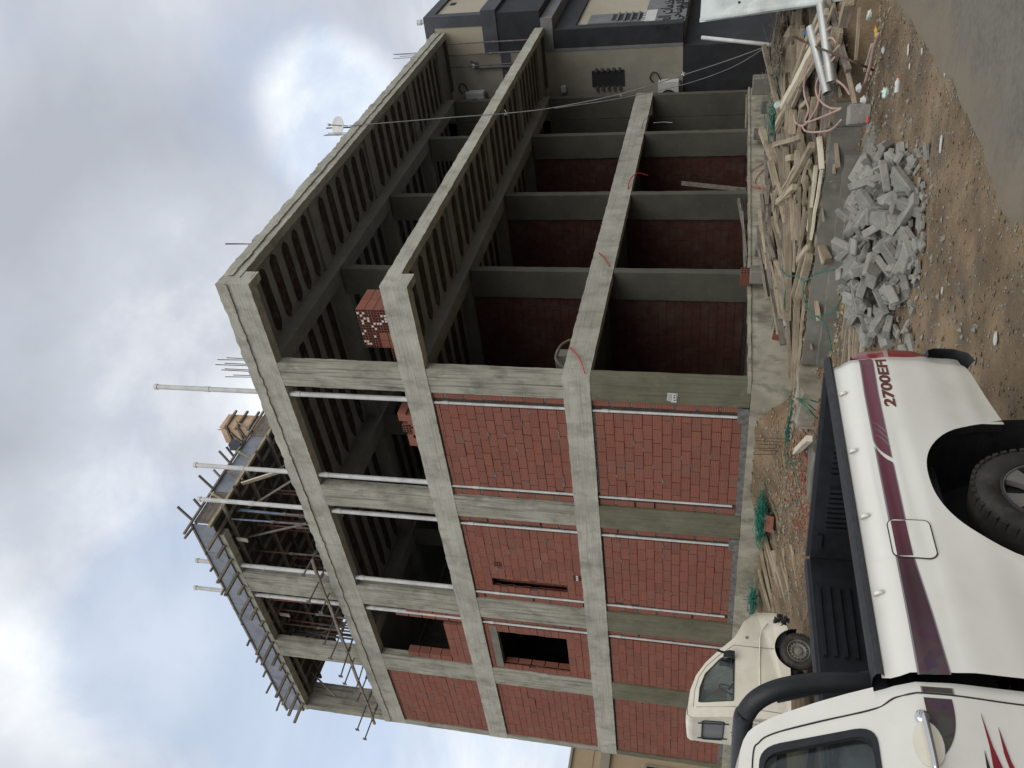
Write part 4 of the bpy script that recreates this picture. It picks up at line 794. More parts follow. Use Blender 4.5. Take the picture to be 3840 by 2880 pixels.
# painted Arabic lettering, letters given in their joined forms and drawn from left to right
def ar(s): return s[::-1]
text(ar('\uFEDF\uFEE0\uFEA8\uFEAA\uFEE3\uFE8E\uFE95 \uFE8D\uFEDF\uFECC\uFE8E\uFEE3\uFE94'),.62,(19.0,-1.956,3.02),FR,'txtb','lettering',NB,.004,offset=.012)
text(ar('\uFEAD\uFED3\uFECA \uFEE3\uFEB4\uFE8E\uFEA3\uFEF2'),.60,(19.3,-1.956,2.66),FR,'txtb','lettering',NB,.004,offset=.012)
text('\u0660\u0665\u0664\u0661\u0661\u0661\u0661',.36,(19.6,-1.956,2.42),FR,'txtb','lettering',NB,.004,offset=.008)
mb=MB(); mb.tube([(NX-.06,-.82,7.4),(NX-.06,-.82,10.0)],.045,8); mb.build('down_pipe','greyp',NB)
mb=MB(); mb.lathe((NX-.02,-1.0,9.95),(-1,0,.5),[(0,.04),(.1,.05),(.16,.13),(.2,.13)],12); mb.build('flood_lamp','galv',NB)
mb=MB(); mb.lathe((NX+.15,-2.5,11.75),(0,0,1),[(0,.07),(.14,.07),(.14,.1),(.3,.1),(.32,0)],10); mb.build('roof_lamp','white',NB)
mb=MB(); mb.box(NX-.2,NX-.02,-.02,.2,6.6,6.78); mb.build('junction_box','white',NB)
def acunit(y0,y1,z0,z1,label,dx=.36):
    T=thing('air_conditioner',label,'air conditioner',(NX-.2,(y0+y1)/2,z0),group=None)
    mb=MB(); mb.box(NX-dx,NX-.04,y0,y1,z0,z1); o=mb.build('casing','white',T,auto=30); bv=o.modifiers.new('b','BEVEL'); bv.width=.015; bv.segments=2
    cy,cz=(y0+y1)/2+.08,(z0+z1)/2; r_=min(y1-y0,z1-z0)*.40
    mb=MB(); mb.lathe((NX-dx-.004,cy,cz),(-1,0,0),[(0,0),(0,r_),(.01,r_)],24); mb.build('fan_opening','dark',T)
    mb=MB()
    for k in range(1,5): mb.lathe((NX-dx-.02,cy,cz),(-1,0,0),[(0,r_*k/4-.006),(.006,r_*k/4-.006),(.006,r_*k/4+.002),(0,r_*k/4+.002)],20)
    for a in range(8): c=math.cos(a*math.pi/4)*r_; s_=math.sin(a*math.pi/4)*r_; mb.bar((NX-dx-.018,cy,cz),(NX-dx-.018,cy+c,cz+s_),.008,.006)
    mb.build('grille','greyp',T)
    for y in (y0+.1,y1-.1): mb=MB(); mb.bar((NX,y,z0-.03),(NX-dx,y,z0-.03),.04,.04); mb.build('bracket','greyp',T)
    mb=MB(); mb.tube(spline([(NX-.2,y0+.05,z1-.1),(NX-.12,y0-.22,z1+.05),(NX-.06,y0-.25,z1+.22),(NX-.05,y0-.05,z1+.32),(NX-.04,y0+.12,z1+.2)]),.022,8); mb.build('hose','dark',T)
acunit(-.12,.85,2.45,3.18,'white air conditioner with a round fan low on the dark beige side wall'); acunit(.02,.85,9.75,10.45,'white air conditioner high on the side wall under the roof overhang')
# dark yard behind the ground floor end: block stub and leaning boards
def boxthing(nm,label,cat,c,s,m_,rz=0,group=None,rough=.0):
    mb=MB(); q=Matrix.Translation(c)@Matrix.Rotation(rz,4,'Z'); mb.box(-s[0]/2,s[0]/2,-s[1]/2,s[1]/2,-s[2]/2,s[2]/2,M_=q); o=mb.build(nm,m_,auto=30); b=o.modifiers.new('b','BEVEL'); b.width=min(s)*.06; b.segments=1; return tag(o,label,cat,group)
boxthing('concrete_block','grey concrete block standing by the dark wall at the end of the plinth','block',(14.6,-.75,-.42),(.4,.55,.75),'oldc')
boxthing('concrete_block','lower grey concrete block leaning against the end of the plinth','block',(13.2,-.62,-.62),(.4,.45,.6),'oldc')
# ================================================================ FAR BUILDING, LEFT
FB=thing('distant_building','ochre plastered building far behind the left end of the unfinished building','building',(4,24,0))
for nm,m_,a in (('wall','ochre',(-2,10,24,34,-1.3,5.05)),('cornice','beigef',(-2.12,10.1,23.88,34.1,4.35,4.75)),('parapet','ochre',(-2.02,10.02,23.98,34.02,5.052,5.95)),('coping','beigef',(-2.1,10.1,23.9,34.1,5.952,6.05)),('corner_pilaster','beigef',(-2.06,-1.6,23.93,24.2,-1.3,4.348))):
    mb=MB(); mb.box(*a); mb.build(nm,m_,FB,auto=30)
for x_ in (0.,3.): f=MB(); f.box(x_,x_+1.0,23.95,23.99,1.2,2.9); f=f.build('window','beigef',FB); q=MB(); q.box(x_+.1,x_+.9,23.93,23.948,1.3,2.8); q.build('pane','dark',f)
# ================================================================ ROOF ITEMS OF A HOUSE BEHIND
DS=thing('satellite_dish','white satellite dish on its mast above the roof edge','satellite dish',(10.1,-1.5,11.4))
mb=MB(); mb.tube([(10.35,-1.42,11.38),(10.35,-1.42,13.15)],.022,8); mb.build('mast','rebar',DS)
dc=Vector((10.22,-1.52,12.62)); dn=Vector((-.72,-.42,.45)).normalized()
mb=MB(); mb.lathe(dc,dn,[(.10*(r_/.38)**2,r_) for r_ in (0,.1,.2,.26,.29,.30)],32); o=mb.build('reflector','white',DS,smooth=True); sm=o.modifiers.new('s','SOLIDIFY'); sm.thickness=.012
mb=MB(); mb.bar(dc+Vector((0,0,-.3)),dc+dn*.42,.025,.025); mb.build('feed_arm','steel',DS); mb=MB(); mb.lathe(dc+dn*.4,dn,[(-.05,0),(-.05,.035),(.05,.045),(.05,0)],10); mb.build('feed_horn','white',DS)
mb=MB(); mb.bar(dc-dn*.02,(10.35,-1.42,12.6),.07,.07); mb.build('bracket','steel',DS)
RT=thing('roof_box','cream roof box with rounded ends showing over the roof edge beside the dish','roof box',(9.6,-1.6,11.4))
for a,b in (((9.0,-1.75,11.47),(9.0,-1.55,12.02)),((10.5,-1.6,11.47),(10.5,-1.5,11.9))): mb=MB(); mb.tube([a,b],.13,14); mb.build('rounded_end','beigef',RT,auto=40)
mb=MB(); mb.box(9.0,10.5,-1.72,-1.5,11.4,11.8); mb.build('body','beigef',RT,auto=30)
# ================================================================ CABLES, SHEET, POLES
def cable(pts,r_,m_,name,label,cat,group=None,n=8,sides=6): mb=MB(); mb.tube(spline(pts,n),r_,sides); return tag(mb.build(name,m_,smooth=True,fixn=False),label,cat,group)
cable(D['CAB1'],.014,'greyp','overhead_cable','long grey cable hanging from the roof edge down to the rubble at the right','cable')
cable(D['CAB2'],.010,'greyp','overhead_cable','second thinner cable hanging just below the long grey cable','cable')
for q,c in enumerate((2,4,5)):
    p=Vector(D['CAB1'][c]); mb=MB()
    for k in range(5): mb.bar(p,p+Vector((random.uniform(-.09,.09),random.uniform(-.09,.09),random.uniform(-.07,.07))),.018,.01)
    tag(mb.build('cable_knot','white'),'small white knot tied round the hanging cable','knot','knots on the hanging cable')
cable(D['POLE'],.055,'pvc','white_pole','white plastic pole leaning in front of the dark wall on the right','pole',n=2,sides=12)
cable(D['ROD'],.016,'rebar','bent_rebar','long dark rusty reinforcing bar lying across the timber heap','rebar')
v0=Vector((.39,-7.0,1.18)); v1=Vector((-1.05,-7.62,-1.15)); rd=Vector((.80,-.60,0))
SH=thing('metal_sheet','pale metal sheet standing at the right edge above the rubble','metal sheet',tuple(v1))
mb=MB(); rows=[]
for i in range(10):
    t_=i/9; a=v0.lerp(v1,t_); rows.append([a+rd*(u*.1)+Vector((-.6,-.8,0))*(.014*math.sin(u*1.6)+.02*noise.noise(Vector((u*.3,t_*3,0)))) for u in range(40)])
mb.grid(rows); o=mb.build('sheet','sheet',SH,smooth=True); q=o.modifiers.new('s','SOLIDIFY'); q.thickness=.006
mb=MB(); mb.bar(v0+Vector((.15,.03,0)),v1+Vector((.15,.03,0)),.06,.05); mb.build('edge_post','sheet',SH)
for p in ((.25,.22),(.45,.35),(.62,.2),(.8,.3)): mb=MB(); a=v0.lerp(v1,p[0])+rd*p[1]+Vector((-.012,-.016,0)); mb.lathe(a,(-.6,-.8,0),[(0,0),(0,.02),(.008,.02),(.012,0)],8); mb.build('bolt','dark',SH)
# thin board inside the second shop and long boards on its ledge
mb=MB(); mb.bar((10.2,.55,1.95),(9.1,.25,.08),.12,.05); tag(mb.build('leaning_board','woodg'),'single board leaning inside the third open ground floor bay','board')
for i,(a,b,w) in enumerate((((6.1,.10,.12),(8.2,.12,.30),.16),((5.0,.05,.10),(7.4,.08,.20),.14),((4.7,.15,.12),(6.6,.18,.16),.12),((13.0,.1,.12),(15.9,.12,.10),.14))):
    mb=MB(); mb.bar(a,b,w,.05,segs=4,jit=.01); tag(mb.build('ledge_board','woodg' if i<3 else 'wood'),'grey board lying along the plinth ledge in an open bay' if i<3 else 'pale board on the plinth ledge of the farthest open bay','board','boards on the plinth ledge' if i<3 else None)
boxthing('concrete_lump','dark grey lump on the first floor edge above the corner','rubble',(.95,.3,4.05),(.25,.4,.3),'oldc')
mb=MB(); mb.tube(spline([(.5,.2,3.93),(.7,.1,4.15),(1.2,.1,4.12),(1.5,.15,3.95)]),.03,8); tag(mb.build('tool_bundle','stem'),'small bundle of pale sticks lying on the first floor edge right of the corner column','sticks')
# ================================================================ LOW WALL AND FOOTINGS
LW=thing('low_wall','low grey concrete retaining wall holding the timber heap','wall',(-1.4,-3.6,-1.2))
def lw(nm,f,m_): mb=MB(); f(mb); return mb.build(nm,m_,LW,auto=35)
lw('wall_face',lambda b:rough_box(b,-1.42,-1.22,-5.95,-1.62,-1.3,-.77,.12,.012,.03,seed=3),'oldc')
lw('wall_step',lambda b:rough_box(b,-1.60,-1.424,-5.6,-1.7,-1.3,-1.0,.12,.012,.02,seed=6),'oldc')
lw('wall_end',lambda b:rough_box(b,-1.40,-.9,-6.3,-5.96,-1.3,-.80,.1,.012,.03,seed=9),'oldc')
mb=MB(); rough_box(mb,-2.15,-1.25,-1.55,-.75,-1.3,-.74,.1,.02,.04,seed=8); tag(mb.build('footing','plinth',auto=35),'rough pale concrete footing at the left end of the low wall','footing')
mb=MB(); rough_box(mb,-2.9,-1.2,-.70,.3,-1.3,-.98,.12,.03,.05,seed=18); tag(mb.build('footing','oldc',auto=35),'low dark concrete slab between the low wall and the row of rusty bars','footing')
mb=MB(); mb.bar(*D['SQT'],.10,.10); tag(mb.build('timber','woodp'),'short pale square timber lying on the concrete behind the pickup bed','timber')
# ================================================================ TIMBER HEAP
grp_={'A':'weathered timbers in the heap on the low wall','B':'planks heaped beside the small truck','C':'loose timbers on the ground before the low wall'}
def timber(a,b,w,key,m_='wood',th=None):
    a=Vector(a); b=Vector(b); c=(a+b)/2; ln=(b-a).length
    if ln<.15: return
    mb=MB(); mb.bar((-ln/2,0,0),(ln/2,0,0),w,th or w*random.choice((.35,.5,.8)),segs=max(2,int(ln/.25)),jit=.006)
    o=mb.build('timber',m_,auto=35); d=(b-a).normalized(); o.location=c; o.rotation_mode='QUATERNION'; o.rotation_quaternion=d.to_track_quat('X','Z'); o.rotation_mode='XYZ'
    where=''
    big='long' if ln>1.3 else ('short' if ln<.6 else 'medium')
    if key=='A':
        zone='at the right end near the steel tubes' if c.y<-6.2 else ('in the middle of the heap' if c.y<-4 else 'at the left end of the heap')
        lay_='broad grey' if m_=='woodg' else ('pale' if m_=='woodp' else ('thick' if w>.115 else 'thin'))
        return tag(o,big+' '+lay_+' timber '+zone+' behind the low wall','timber','timbers: '+big+' '+lay_+' '+zone)
    return tag(o,{'A':'weathered timber in the heap piled behind the low concrete wall','B':'weathered plank in the heap lying beside the small cream truck','C':'weathered timber lying on the ground in front of the low wall'}[key],'timber',grp_[key])
for i,(a,b,w) in enumerate(D['TIMB']):
    key='C' if a[2]<-.95 else ('B' if a[1]>-.2 else 'A')
    timber(a,b,w*random.uniform(.85,1.1),key,'woodp' if i in (2,3,4,28) else 'wood')
ax=Vector((.64,-.77,0))
for i in range(110):   # the body of the heap
    x_=random.uniform(-1.2,1.25); y=random.uniform(-7.6,-1.6); ln=random.uniform(.5,1.9); t_=random.gauss(0,.30); d=Matrix.Rotation(t_,3,'Z')@ax
    c=Vector((x_,y,pileplane(x_)-random.uniform(.02,.12))); d.z=.3*d.x; timber(c-d*ln/2,c+d*ln/2,random.choice((.07,.09,.11,.14)),'A',random.choice(('wood','wood','woodg')))
for i in range(26):
    x_=random.uniform(.9,2.6); y=random.uniform(-6.8,-2.4); ln=random.uniform(.6,1.6); d=Matrix.Rotation(random.gauss(0,.5),3,'Z')@ax; c=Vector((x_,y,gz(x_,y)+.05)); timber(c-d*ln/2,c+d*ln/2,random.choice((.06,.09,.12)),'A','woodg')
# twigs and wire caught behind the heap
mb=MB()
for i in range(260):
    x_=random.uniform(.6,2.2); y=random.uniform(-8.2,-5.2); p=Vector((x_,y,gz(x_,y)+random.uniform(0,.12))); d=Vector((random.gauss(.3,.5),random.gauss(-.6,.5),random.gauss(.05,.25))); mb.tube([p,p+d*.2+Vector((0,0,random.uniform(-.05,.08))),p+d*.45],.006,4)
o=mb.build('twigs','stem',kind='stuff',fixn=False); tag(o,'tangle of dry twigs and tie wire behind the timber heap','twigs')
# ================================================================ BROKEN CONCRETE HEAP
RB=[]
for k in range(14):
    mb=MB(); a,b,c=random.choice(((.15,.095,.038),(.17,.08,.035),(.12,.09,.04),(.19,.075,.04),(.10,.07,.05),(.14,.11,.03)))
    nseg=random.choice((5,6,6,7)); P=[]
    base=[(-a,-b),(a,-b),(a,b),(-a,b)] if random.random()<.65 else [(-a,-b),(a*.7,-b),(a,b*.1),(a*.5,b),(-a*.8,b)]
    P=[(x_+random.uniform(-.2,.2)*a,y+random.uniform(-.2,.2)*b) for x_,y in base]
    mb.prism(P,lambda u,v,d:(u+d*.12,v-d*.1,d),-c,c); me=mb.mesh('rubble_piece','rub')
    bb=bmesh.new(); bb.from_mesh(me); bmesh.ops.recalc_face_normals(bb,faces=bb.faces); bmesh.ops.bevel(bb,geom=bb.edges[:],offset=.009,segments=1,affect='EDGES'); bmesh.ops.triangulate(bb,faces=bb.faces)
    for v in bb.verts: v.co+=noise.noise_vector(v.co*19+Vector((k,0,0)))*.008
    bb.to_mesh(me); bb.free(); RB.append(me)
def ray_xy(ypx,d):   # point on the ground plan at distance d, on the line of sight through the picture column
    a=R(39.501)+math.atan((ypx-1440)/3187.); return CP.x+math.cos(a)*d,CP.y+math.sin(a)*d
def heap_h(u,v): return max(0,1-(abs(u)**2.2+abs(v)**2.4))
pieces=[]; cnt=0
for lay in range(3):
    for i in range((135,105,60)[lay]):
        while True:
            u=random.uniform(-1,1); v=random.uniform(-1,1)
            if abs(u)**2.2+abs(v)**2.4<(1.0,.72,.42)[lay]: break
        d=10.85+v*1.5-.15*u; x_,y=ray_xy(885+u*352,d); hh=heap_h(u,v)
        z=gz(x_,y)+.04+hh*(.03+.13*lay)+random.uniform(-.01,.05)+max(0,v+.2)*.12
        o=bpy.data.objects.new('rubble_piece',random.choice(RB)); COL.objects.link(o); o.location=(x_,y,z); o.rotation_euler=(random.gauss(0,.5),random.gauss(0,.5),random.gauss(.6,.9)); s_=random.choice((.5,.65,.8,.9,1.0,1.1,1.2)); o.scale=(s_,s_,s_)
        sz_='big' if s_>.95 else ('small' if s_<.7 else 'middling'); zn='at the near edge' if v<-.4 else ('at the back' if v>.4 else 'in the middle'); sd2='left part' if u>.33 else ('right part' if u<-.33 else 'centre'); tag(o,sz_+' broken concrete slab '+zn+' of the heap, '+sd2,'rubble','rubble: '+sz_+' '+zn+' '+sd2)
for i in range(70):
    x_,y=ray_xy(random.uniform(560,1330),random.uniform(8.9,9.9)); o=bpy.data.objects.new('rubble_piece',random.choice(RB)); COL.objects.link(o); o.location=(x_,y,gz(x_,y)+.03); o.rotation_euler=(random.gauss(0,.3),random.gauss(0,.3),random.random()*6.28); s_=random.uniform(.25,.6); o.scale=(s_,s_,s_)
    tag(o,'small stray piece of broken concrete lying just outside the rubble heap','rubble','stray pieces of broken concrete')
boxthing('concrete_chunk','large squarish grey concrete chunk below the two steel tubes','rubble',(-2.95,-6.75,-.90),(.24,.24,.26),'rub',rz=.5)
# lumpy cement spill behind the rubble
mb=MB()
for i in range(60):
    x_,y=ray_xy(random.gauss(590,55),random.uniform(12.2,13.3)); r_=random.uniform(.04,.11); z=gz(x_,y); n0=len(mb.v)
    pts=[]; 
    for a in range(6):
        for b in range(1,4): th=b*math.pi/5; rr=r_*(1+.9*noise.noise(Vector((a,b,i)))); pts.append((x_+rr*math.sin(th)*math.cos(a*1.047),y+rr*math.sin(th)*math.sin(a*1.047),z+rr*math.cos(th)*.55))
    pts.append((x_,y,z+r_*.55)); fs=[]
    for a in range(6):
        c=(a+1)%6
        for b in range(2): fs.append((a*3+b,a*3+b+1,c*3+b+1,c*3+b))
        fs.append((a*3,c*3,18))
    mb.add(pts,fs)
tag(mb.build('cement_spill','oldc',kind='stuff'),'lumpy hardened cement spilt between the rubble heap and the low wall','cement')
# ================================================================ TUBES, HOSES, STRAPS, RUBBISH
for i in (0,1):
    a,b=Vector(D['TUBE'][2*i]),Vector(D['TUBE'][2*i+1]); b=a+(b-a)*1.05; mb=MB(); dd=(b-a).normalized(); L_=(b-a).length
    mb.lathe(a,dd,[(.0,.066),(0,.074),(L_,.074),(L_,.066),(.0,.066)],28); tag(mb.build('steel_tube','galv',smooth=False,auto=30),['upper of two shiny steel tubes lying on the heap','lower of two shiny steel tubes lying on the heap'][i],'tube')
for k in 'ABCDEFGH': cable(D['HOSE_'+k],.016 if k!='H' else .022,'pinkh','hose','faded pink hose looping over the right side of the timber heap' if k!='H' else 'pale hose lying along the foot of the heap near the orange bottle','hose','faded hose loops on the timber heap' if k!='H' else None,n=8,sides=8)
cable(D['RED_L1'],.010,'redw','red_wire','larger loop of red wire hanging over the plinth edge','wire'); cable(D['RED_L2'],.010,'redw','red_wire','smaller loop of red wire hanging inside the larger loop on the plinth','wire')
for k,l_ in ((1,'red wire end curling from the first floor beam right of the second side column'),(2,'red wire end curling over the first floor beam nearest the corner column'),(3,'faint red wire hanging from the first floor beam above the third bay'),(4,'dark wire curling over the far end of the first floor beam'),(5,'thin white wire hanging under the far end of the first floor beam')): cable(D['WIRE%d'%k],.014 if k<4 else .008,'redw' if k<4 else ('dark' if k==4 else 'white'),'wire',l_,'wire')
for k,v in D.items():
    if k.startswith('GREEN'): cable(v,.011,'green','green_strap','green plastic strap trailing over the rubble and planks','strap','green straps',n=6,sides=5)
def tangle(c,sx,sy,sz,n,m_,label,nm='green_tangle'):
    mb=MB(); c=Vector(c)
    for i in range(n):
        p=c+Vector((random.gauss(0,sx*.4),random.gauss(0,sy*.4),abs(random.gauss(0,sz*.4)))); d=Vector((random.gauss(0,1)*sx,random.gauss(0,1)*sy,random.gauss(0,.5)*sz))
        mb.tube(spline([p-d*.4,p+Vector((random.gauss(0,.1),random.gauss(0,.1),random.gauss(0,.06))),p+d*.4],4),random.uniform(.004,.009),4)
    return tag(mb.build(nm,m_,kind='stuff',fixn=False),label,'strapping')
tangle((-.50,3.45,-.46),.30,.62,.14,230,'green','big tangle of green plastic strapping at the foot of the brick wall'); tangle((-.50,3.45,-.50),.28,.55,.08,150,'greend','dark green net under the strapping at the foot of the brick wall','green_net')
tangle((1.1,-5.2,-.16),.22,.6,.12,110,'green','tangle of green strapping between the timber heap and the far plinth'); tangle((1.15,-5.2,-.2),.25,.65,.1,90,'greend','dark green net between the timber heap and the far plinth','green_net')
tangle((-.62,6.2,-.45),.22,.45,.12,110,'green','tangle of green strapping hidden behind the small truck'); tangle((.6,-2.0,-.45),.3,.7,.1,60,'green','few green straps on the timber heap below the second bay'); tangle((-.9,.5,-.76),.25,.8,.05,40,'greend','green strips lying by the row of rusty bars')
tangle((.55,-6.5,-.1),.4,.5,.15,70,'stem','grey wire tangle at the far end of the timber heap','wire_tangle')
def bag(c,r_,m_,label,sq=.7,nm='plastic_bag',cat='bag'):
    mb=MB(); c=Vector(c); n=14; rows=[]
    for i in range(n+1):
        th=math.pi*i/n; rows.append([c+Vector((math.sin(th)*math.cos(a),math.sin(th)*math.sin(a),math.cos(th)*sq))*r_*(1+.55*noise.noise(Vector((math.sin(th)*math.cos(a)*2.2,math.sin(th)*math.sin(a)*2.2,math.cos(th)*2.4+c.x)))+.25*noise.noise(Vector((a*2,th*5,c.y)))*math.sin(th)) for a in [2*math.pi*k/18 for k in range(19)]])
    mb.grid(rows); return tag(mb.build(nm,m_,smooth=True,fixn=False),label,cat)
def gp_(ypx,d,h): x_,y=ray_xy(ypx,d); return (x_,y,gz(x_,y)+h)
TR=D['TRASH']
def gt(k,h=.04): return (TR[k][0],TR[k][1],max(TR[k][2],gz(TR[k][0],TR[k][1])+h))
bag(gt(0),.055,'mint','round white and mint plastic bag on the ground right of the rubble'); bag(gt(2,.06),.055,'bag','crumpled white bag behind the mint one'); bag(gt(3,.06),.05,'bag','crumpled white bag just left of the big concrete chunk',.9); bag(gt(6,.03),.04,'bag','torn pale bag near the yellow bottle',.5)
bag(gt(7),.06,'mint','green and white crumpled bag at the right edge',.5); bag(TR[11],.08,'bag','white bag on the timber heap below the second bay',.6); bag(TR[12],.07,'bag','white bag beside the red brick on the plinth foot',.6); bag((.4,-5.6,-.12),.06,'bag','pale bag below the leaning white pole',1.1); bag(gp_(760,10.5,.25),.035,'bag','white scrap on top of the rubble heap',.5,'scrap','scrap'); bag((.25,1.0,.05),.05,'bag','small white rag on the floor edge beside the corner column',.5,'rag','rag')
def bottle(p,d,r_,l_,m_,cap,label):
    T=thing('bottle',label,'bottle',p); mb=MB(); mb.lathe(p,d,[(0,0),(0,r_*.9),(.01,r_),(l_*.30,r_),(l_*.34,r_*.88),(l_*.5,r_*.88),(l_*.54,r_),(l_*.75,r_),(l_*.9,r_*.5),(l_,r_*.4)],14); mb.build('body',m_,T,smooth=True); mb=MB(); q=Vector(p)+Vector(d).normalized()*l_; mb.lathe(q,d,[(0,r_*.45),(.02,r_*.45),(.02,0)],12); mb.build('cap',cap,T)
bottle(gt(1,.03),(.5,-.8,0),.028,.15,'bag','redp','clear plastic bottle lying on the ground at the right end of the rubble'); bottle(gt(5,.04),(.3,-.9,.2),.025,.12,'yel','oran','yellow bottle with orange neck near the right edge'); bottle(gt(4,.05),(-.5,.8,0),.018,.09,'redp','blup','small red tube with blue cap beside the rubble')
mb=MB(); c=Vector(pt_) if False else Vector((-.35,-6.98,-.38)); q=Matrix.Translation(c)@Matrix.Rotation(.5,4,'Z'); mb.prism([(-.03,-.02),(.03,-.03),(.04,.03),(-.02,.04)],lambda u,v,d:q@Vector((d,u,v)),0,.02); tag(mb.build('blue_scrap','blup'),'bright blue plastic scrap between the steel tubes and boards','scrap')
for p,s_ in ((D['BITS'][0],(.035,.07)),(D['BITS'][3],(.035,.09)),(D['BITS'][4],(.045,.07)),(D['BITS'][1],(.02,.05)),(D['BITS'][2],(.02,.04)),(D['BITS'][5],(.012,.04)),(D['BITS'][6],(.03,.12))):
    mb=MB(); q=Matrix.Translation((p[0],p[1],gz(p[0],p[1])+.014))@Matrix.Rotation(random.uniform(-.3,.3)-.85,4,'Z'); mb.prism([(s_[1]*math.cos(a)*random.uniform(.6,1),s_[0]*math.sin(a)*random.uniform(.6,1)) for a in [k*.9 for k in range(7)]],lambda u,v,d:q@Vector((u,v,d)),0,.008); tag(mb.build('paper_scrap','white'),'flat pale scrap lying on the open dirt','scrap','pale scraps on the dirt')
def hbrick(c,rz,label,tilt=0):
    T=thing('loose_brick',label,'brick',c,rz=rz,local=True); mb=MB(); mb.box(-.2,.2,-.1,.1,-.1,.1); mb.build('body','brick',T); mb=MB()
    for i in range(3):
        for j in range(3): mb.box(-.204,-.1995,-.1+.067*(i+.15),-.1+.067*(i+.85),-.1+.067*(j+.15),-.1+.067*(j+.85))
    mb.build('cell_openings','bhole',T); T.rotation_euler.x=tilt
hbrick((3.55,-.32,.14),1.3,'red hollow brick standing on the grey block against the plinth right of the corner'); hbrick((.75,-.75,-.50),1.0,'red hollow brick lying at the plinth foot with its cells showing',.2); hbrick((-.35,.95,-.68),.3,'red brick half buried by the row of rusty bars',.5); hbrick((-.75,3.25,-.60),1.9,'red brick beside the green strapping near the planks',.4)
boxthing('concrete_block','grey concrete block under the red brick against the plinth','block',(3.55,-.38,-.20),(.45,.3,.48),'oldc',rz=.2); boxthing('concrete_block','grey concrete block leaning beside the plinth in front of the second bay','block',(4.6,-.5,-.35),(.4,.28,.55),'oldc',rz=-.3); boxthing('wooden_crate','dark broken crate on the plinth side below the third bay','crate',(11.6,-.35,-.25),(.5,.35,.3),'woodg',rz=.4)
# ================================================================ PICKUP
hd=math.atan2(-.1067,-.9943)
PK=thing('pickup_truck','white single cab pickup truck with maroon side stripe and open black lined bed','pickup truck',(-9.732,-7.115,GS-.018),rz=hd,local=True); PK.rotation_euler.x=R(1.2)
def pk(mb,nm,m_,par=None,**k): return mb.build(nm,m_,par or PK,**k)
HW=.86
def interp(tab,v):
    if v<=tab[0][0]: return tab[0][1]
    for (a,b),(c,d) in zip(tab,tab[1:]):
        if v<=c: 
            t_=(v-a)/(c-a); t_=t_*t_*(3-2*t_) if len(tab)>6 else t_; return b+(d-b)*t_
    return tab[-1][1]
OFF=[(.40,.015),(.48,.035),(.60,.055),(.78,.075),(.92,.078),(1.0,.068),(1.08,.058),(1.135,.048),(1.16,.028),(1.19,.004),(1.225,-.002),(1.24,0)]
def off(u,z):
    o=interp(OFF,z)
    d=math.hypot((u-1.19)/.75,(z-.36)/.72)    # flare round the wheel arch
    if d<1: o+=.028*(1-d)**.7*(1 if z>.4 else 1)*min(1,(1-d)*4)
    if u<.16: o-= .055*((.16-u)/.16)**2.2
    return o
def arch(u,c=1.19,rx=.535,top=.895,cz=.30):
    q=abs(u-c)/rx
    return cz+(top-cz)*(1-q**2.3)**(1/2.1) if q<1 else 0
def zlow(u):
    b=interp([(0.,.54),(.18,.505),(.40,.48),(.64,.45),(2.4,.43)],u)
    return max(b,arch(u))
US=sorted(set([round(-.0+.03*i,3) for i in range(79)]+[.655,.665,.68,.70,1.68,1.70,1.715,1.725,.10,.05,.02,2.345])); US=[u for u in US if u<=2.31]+[2.314]
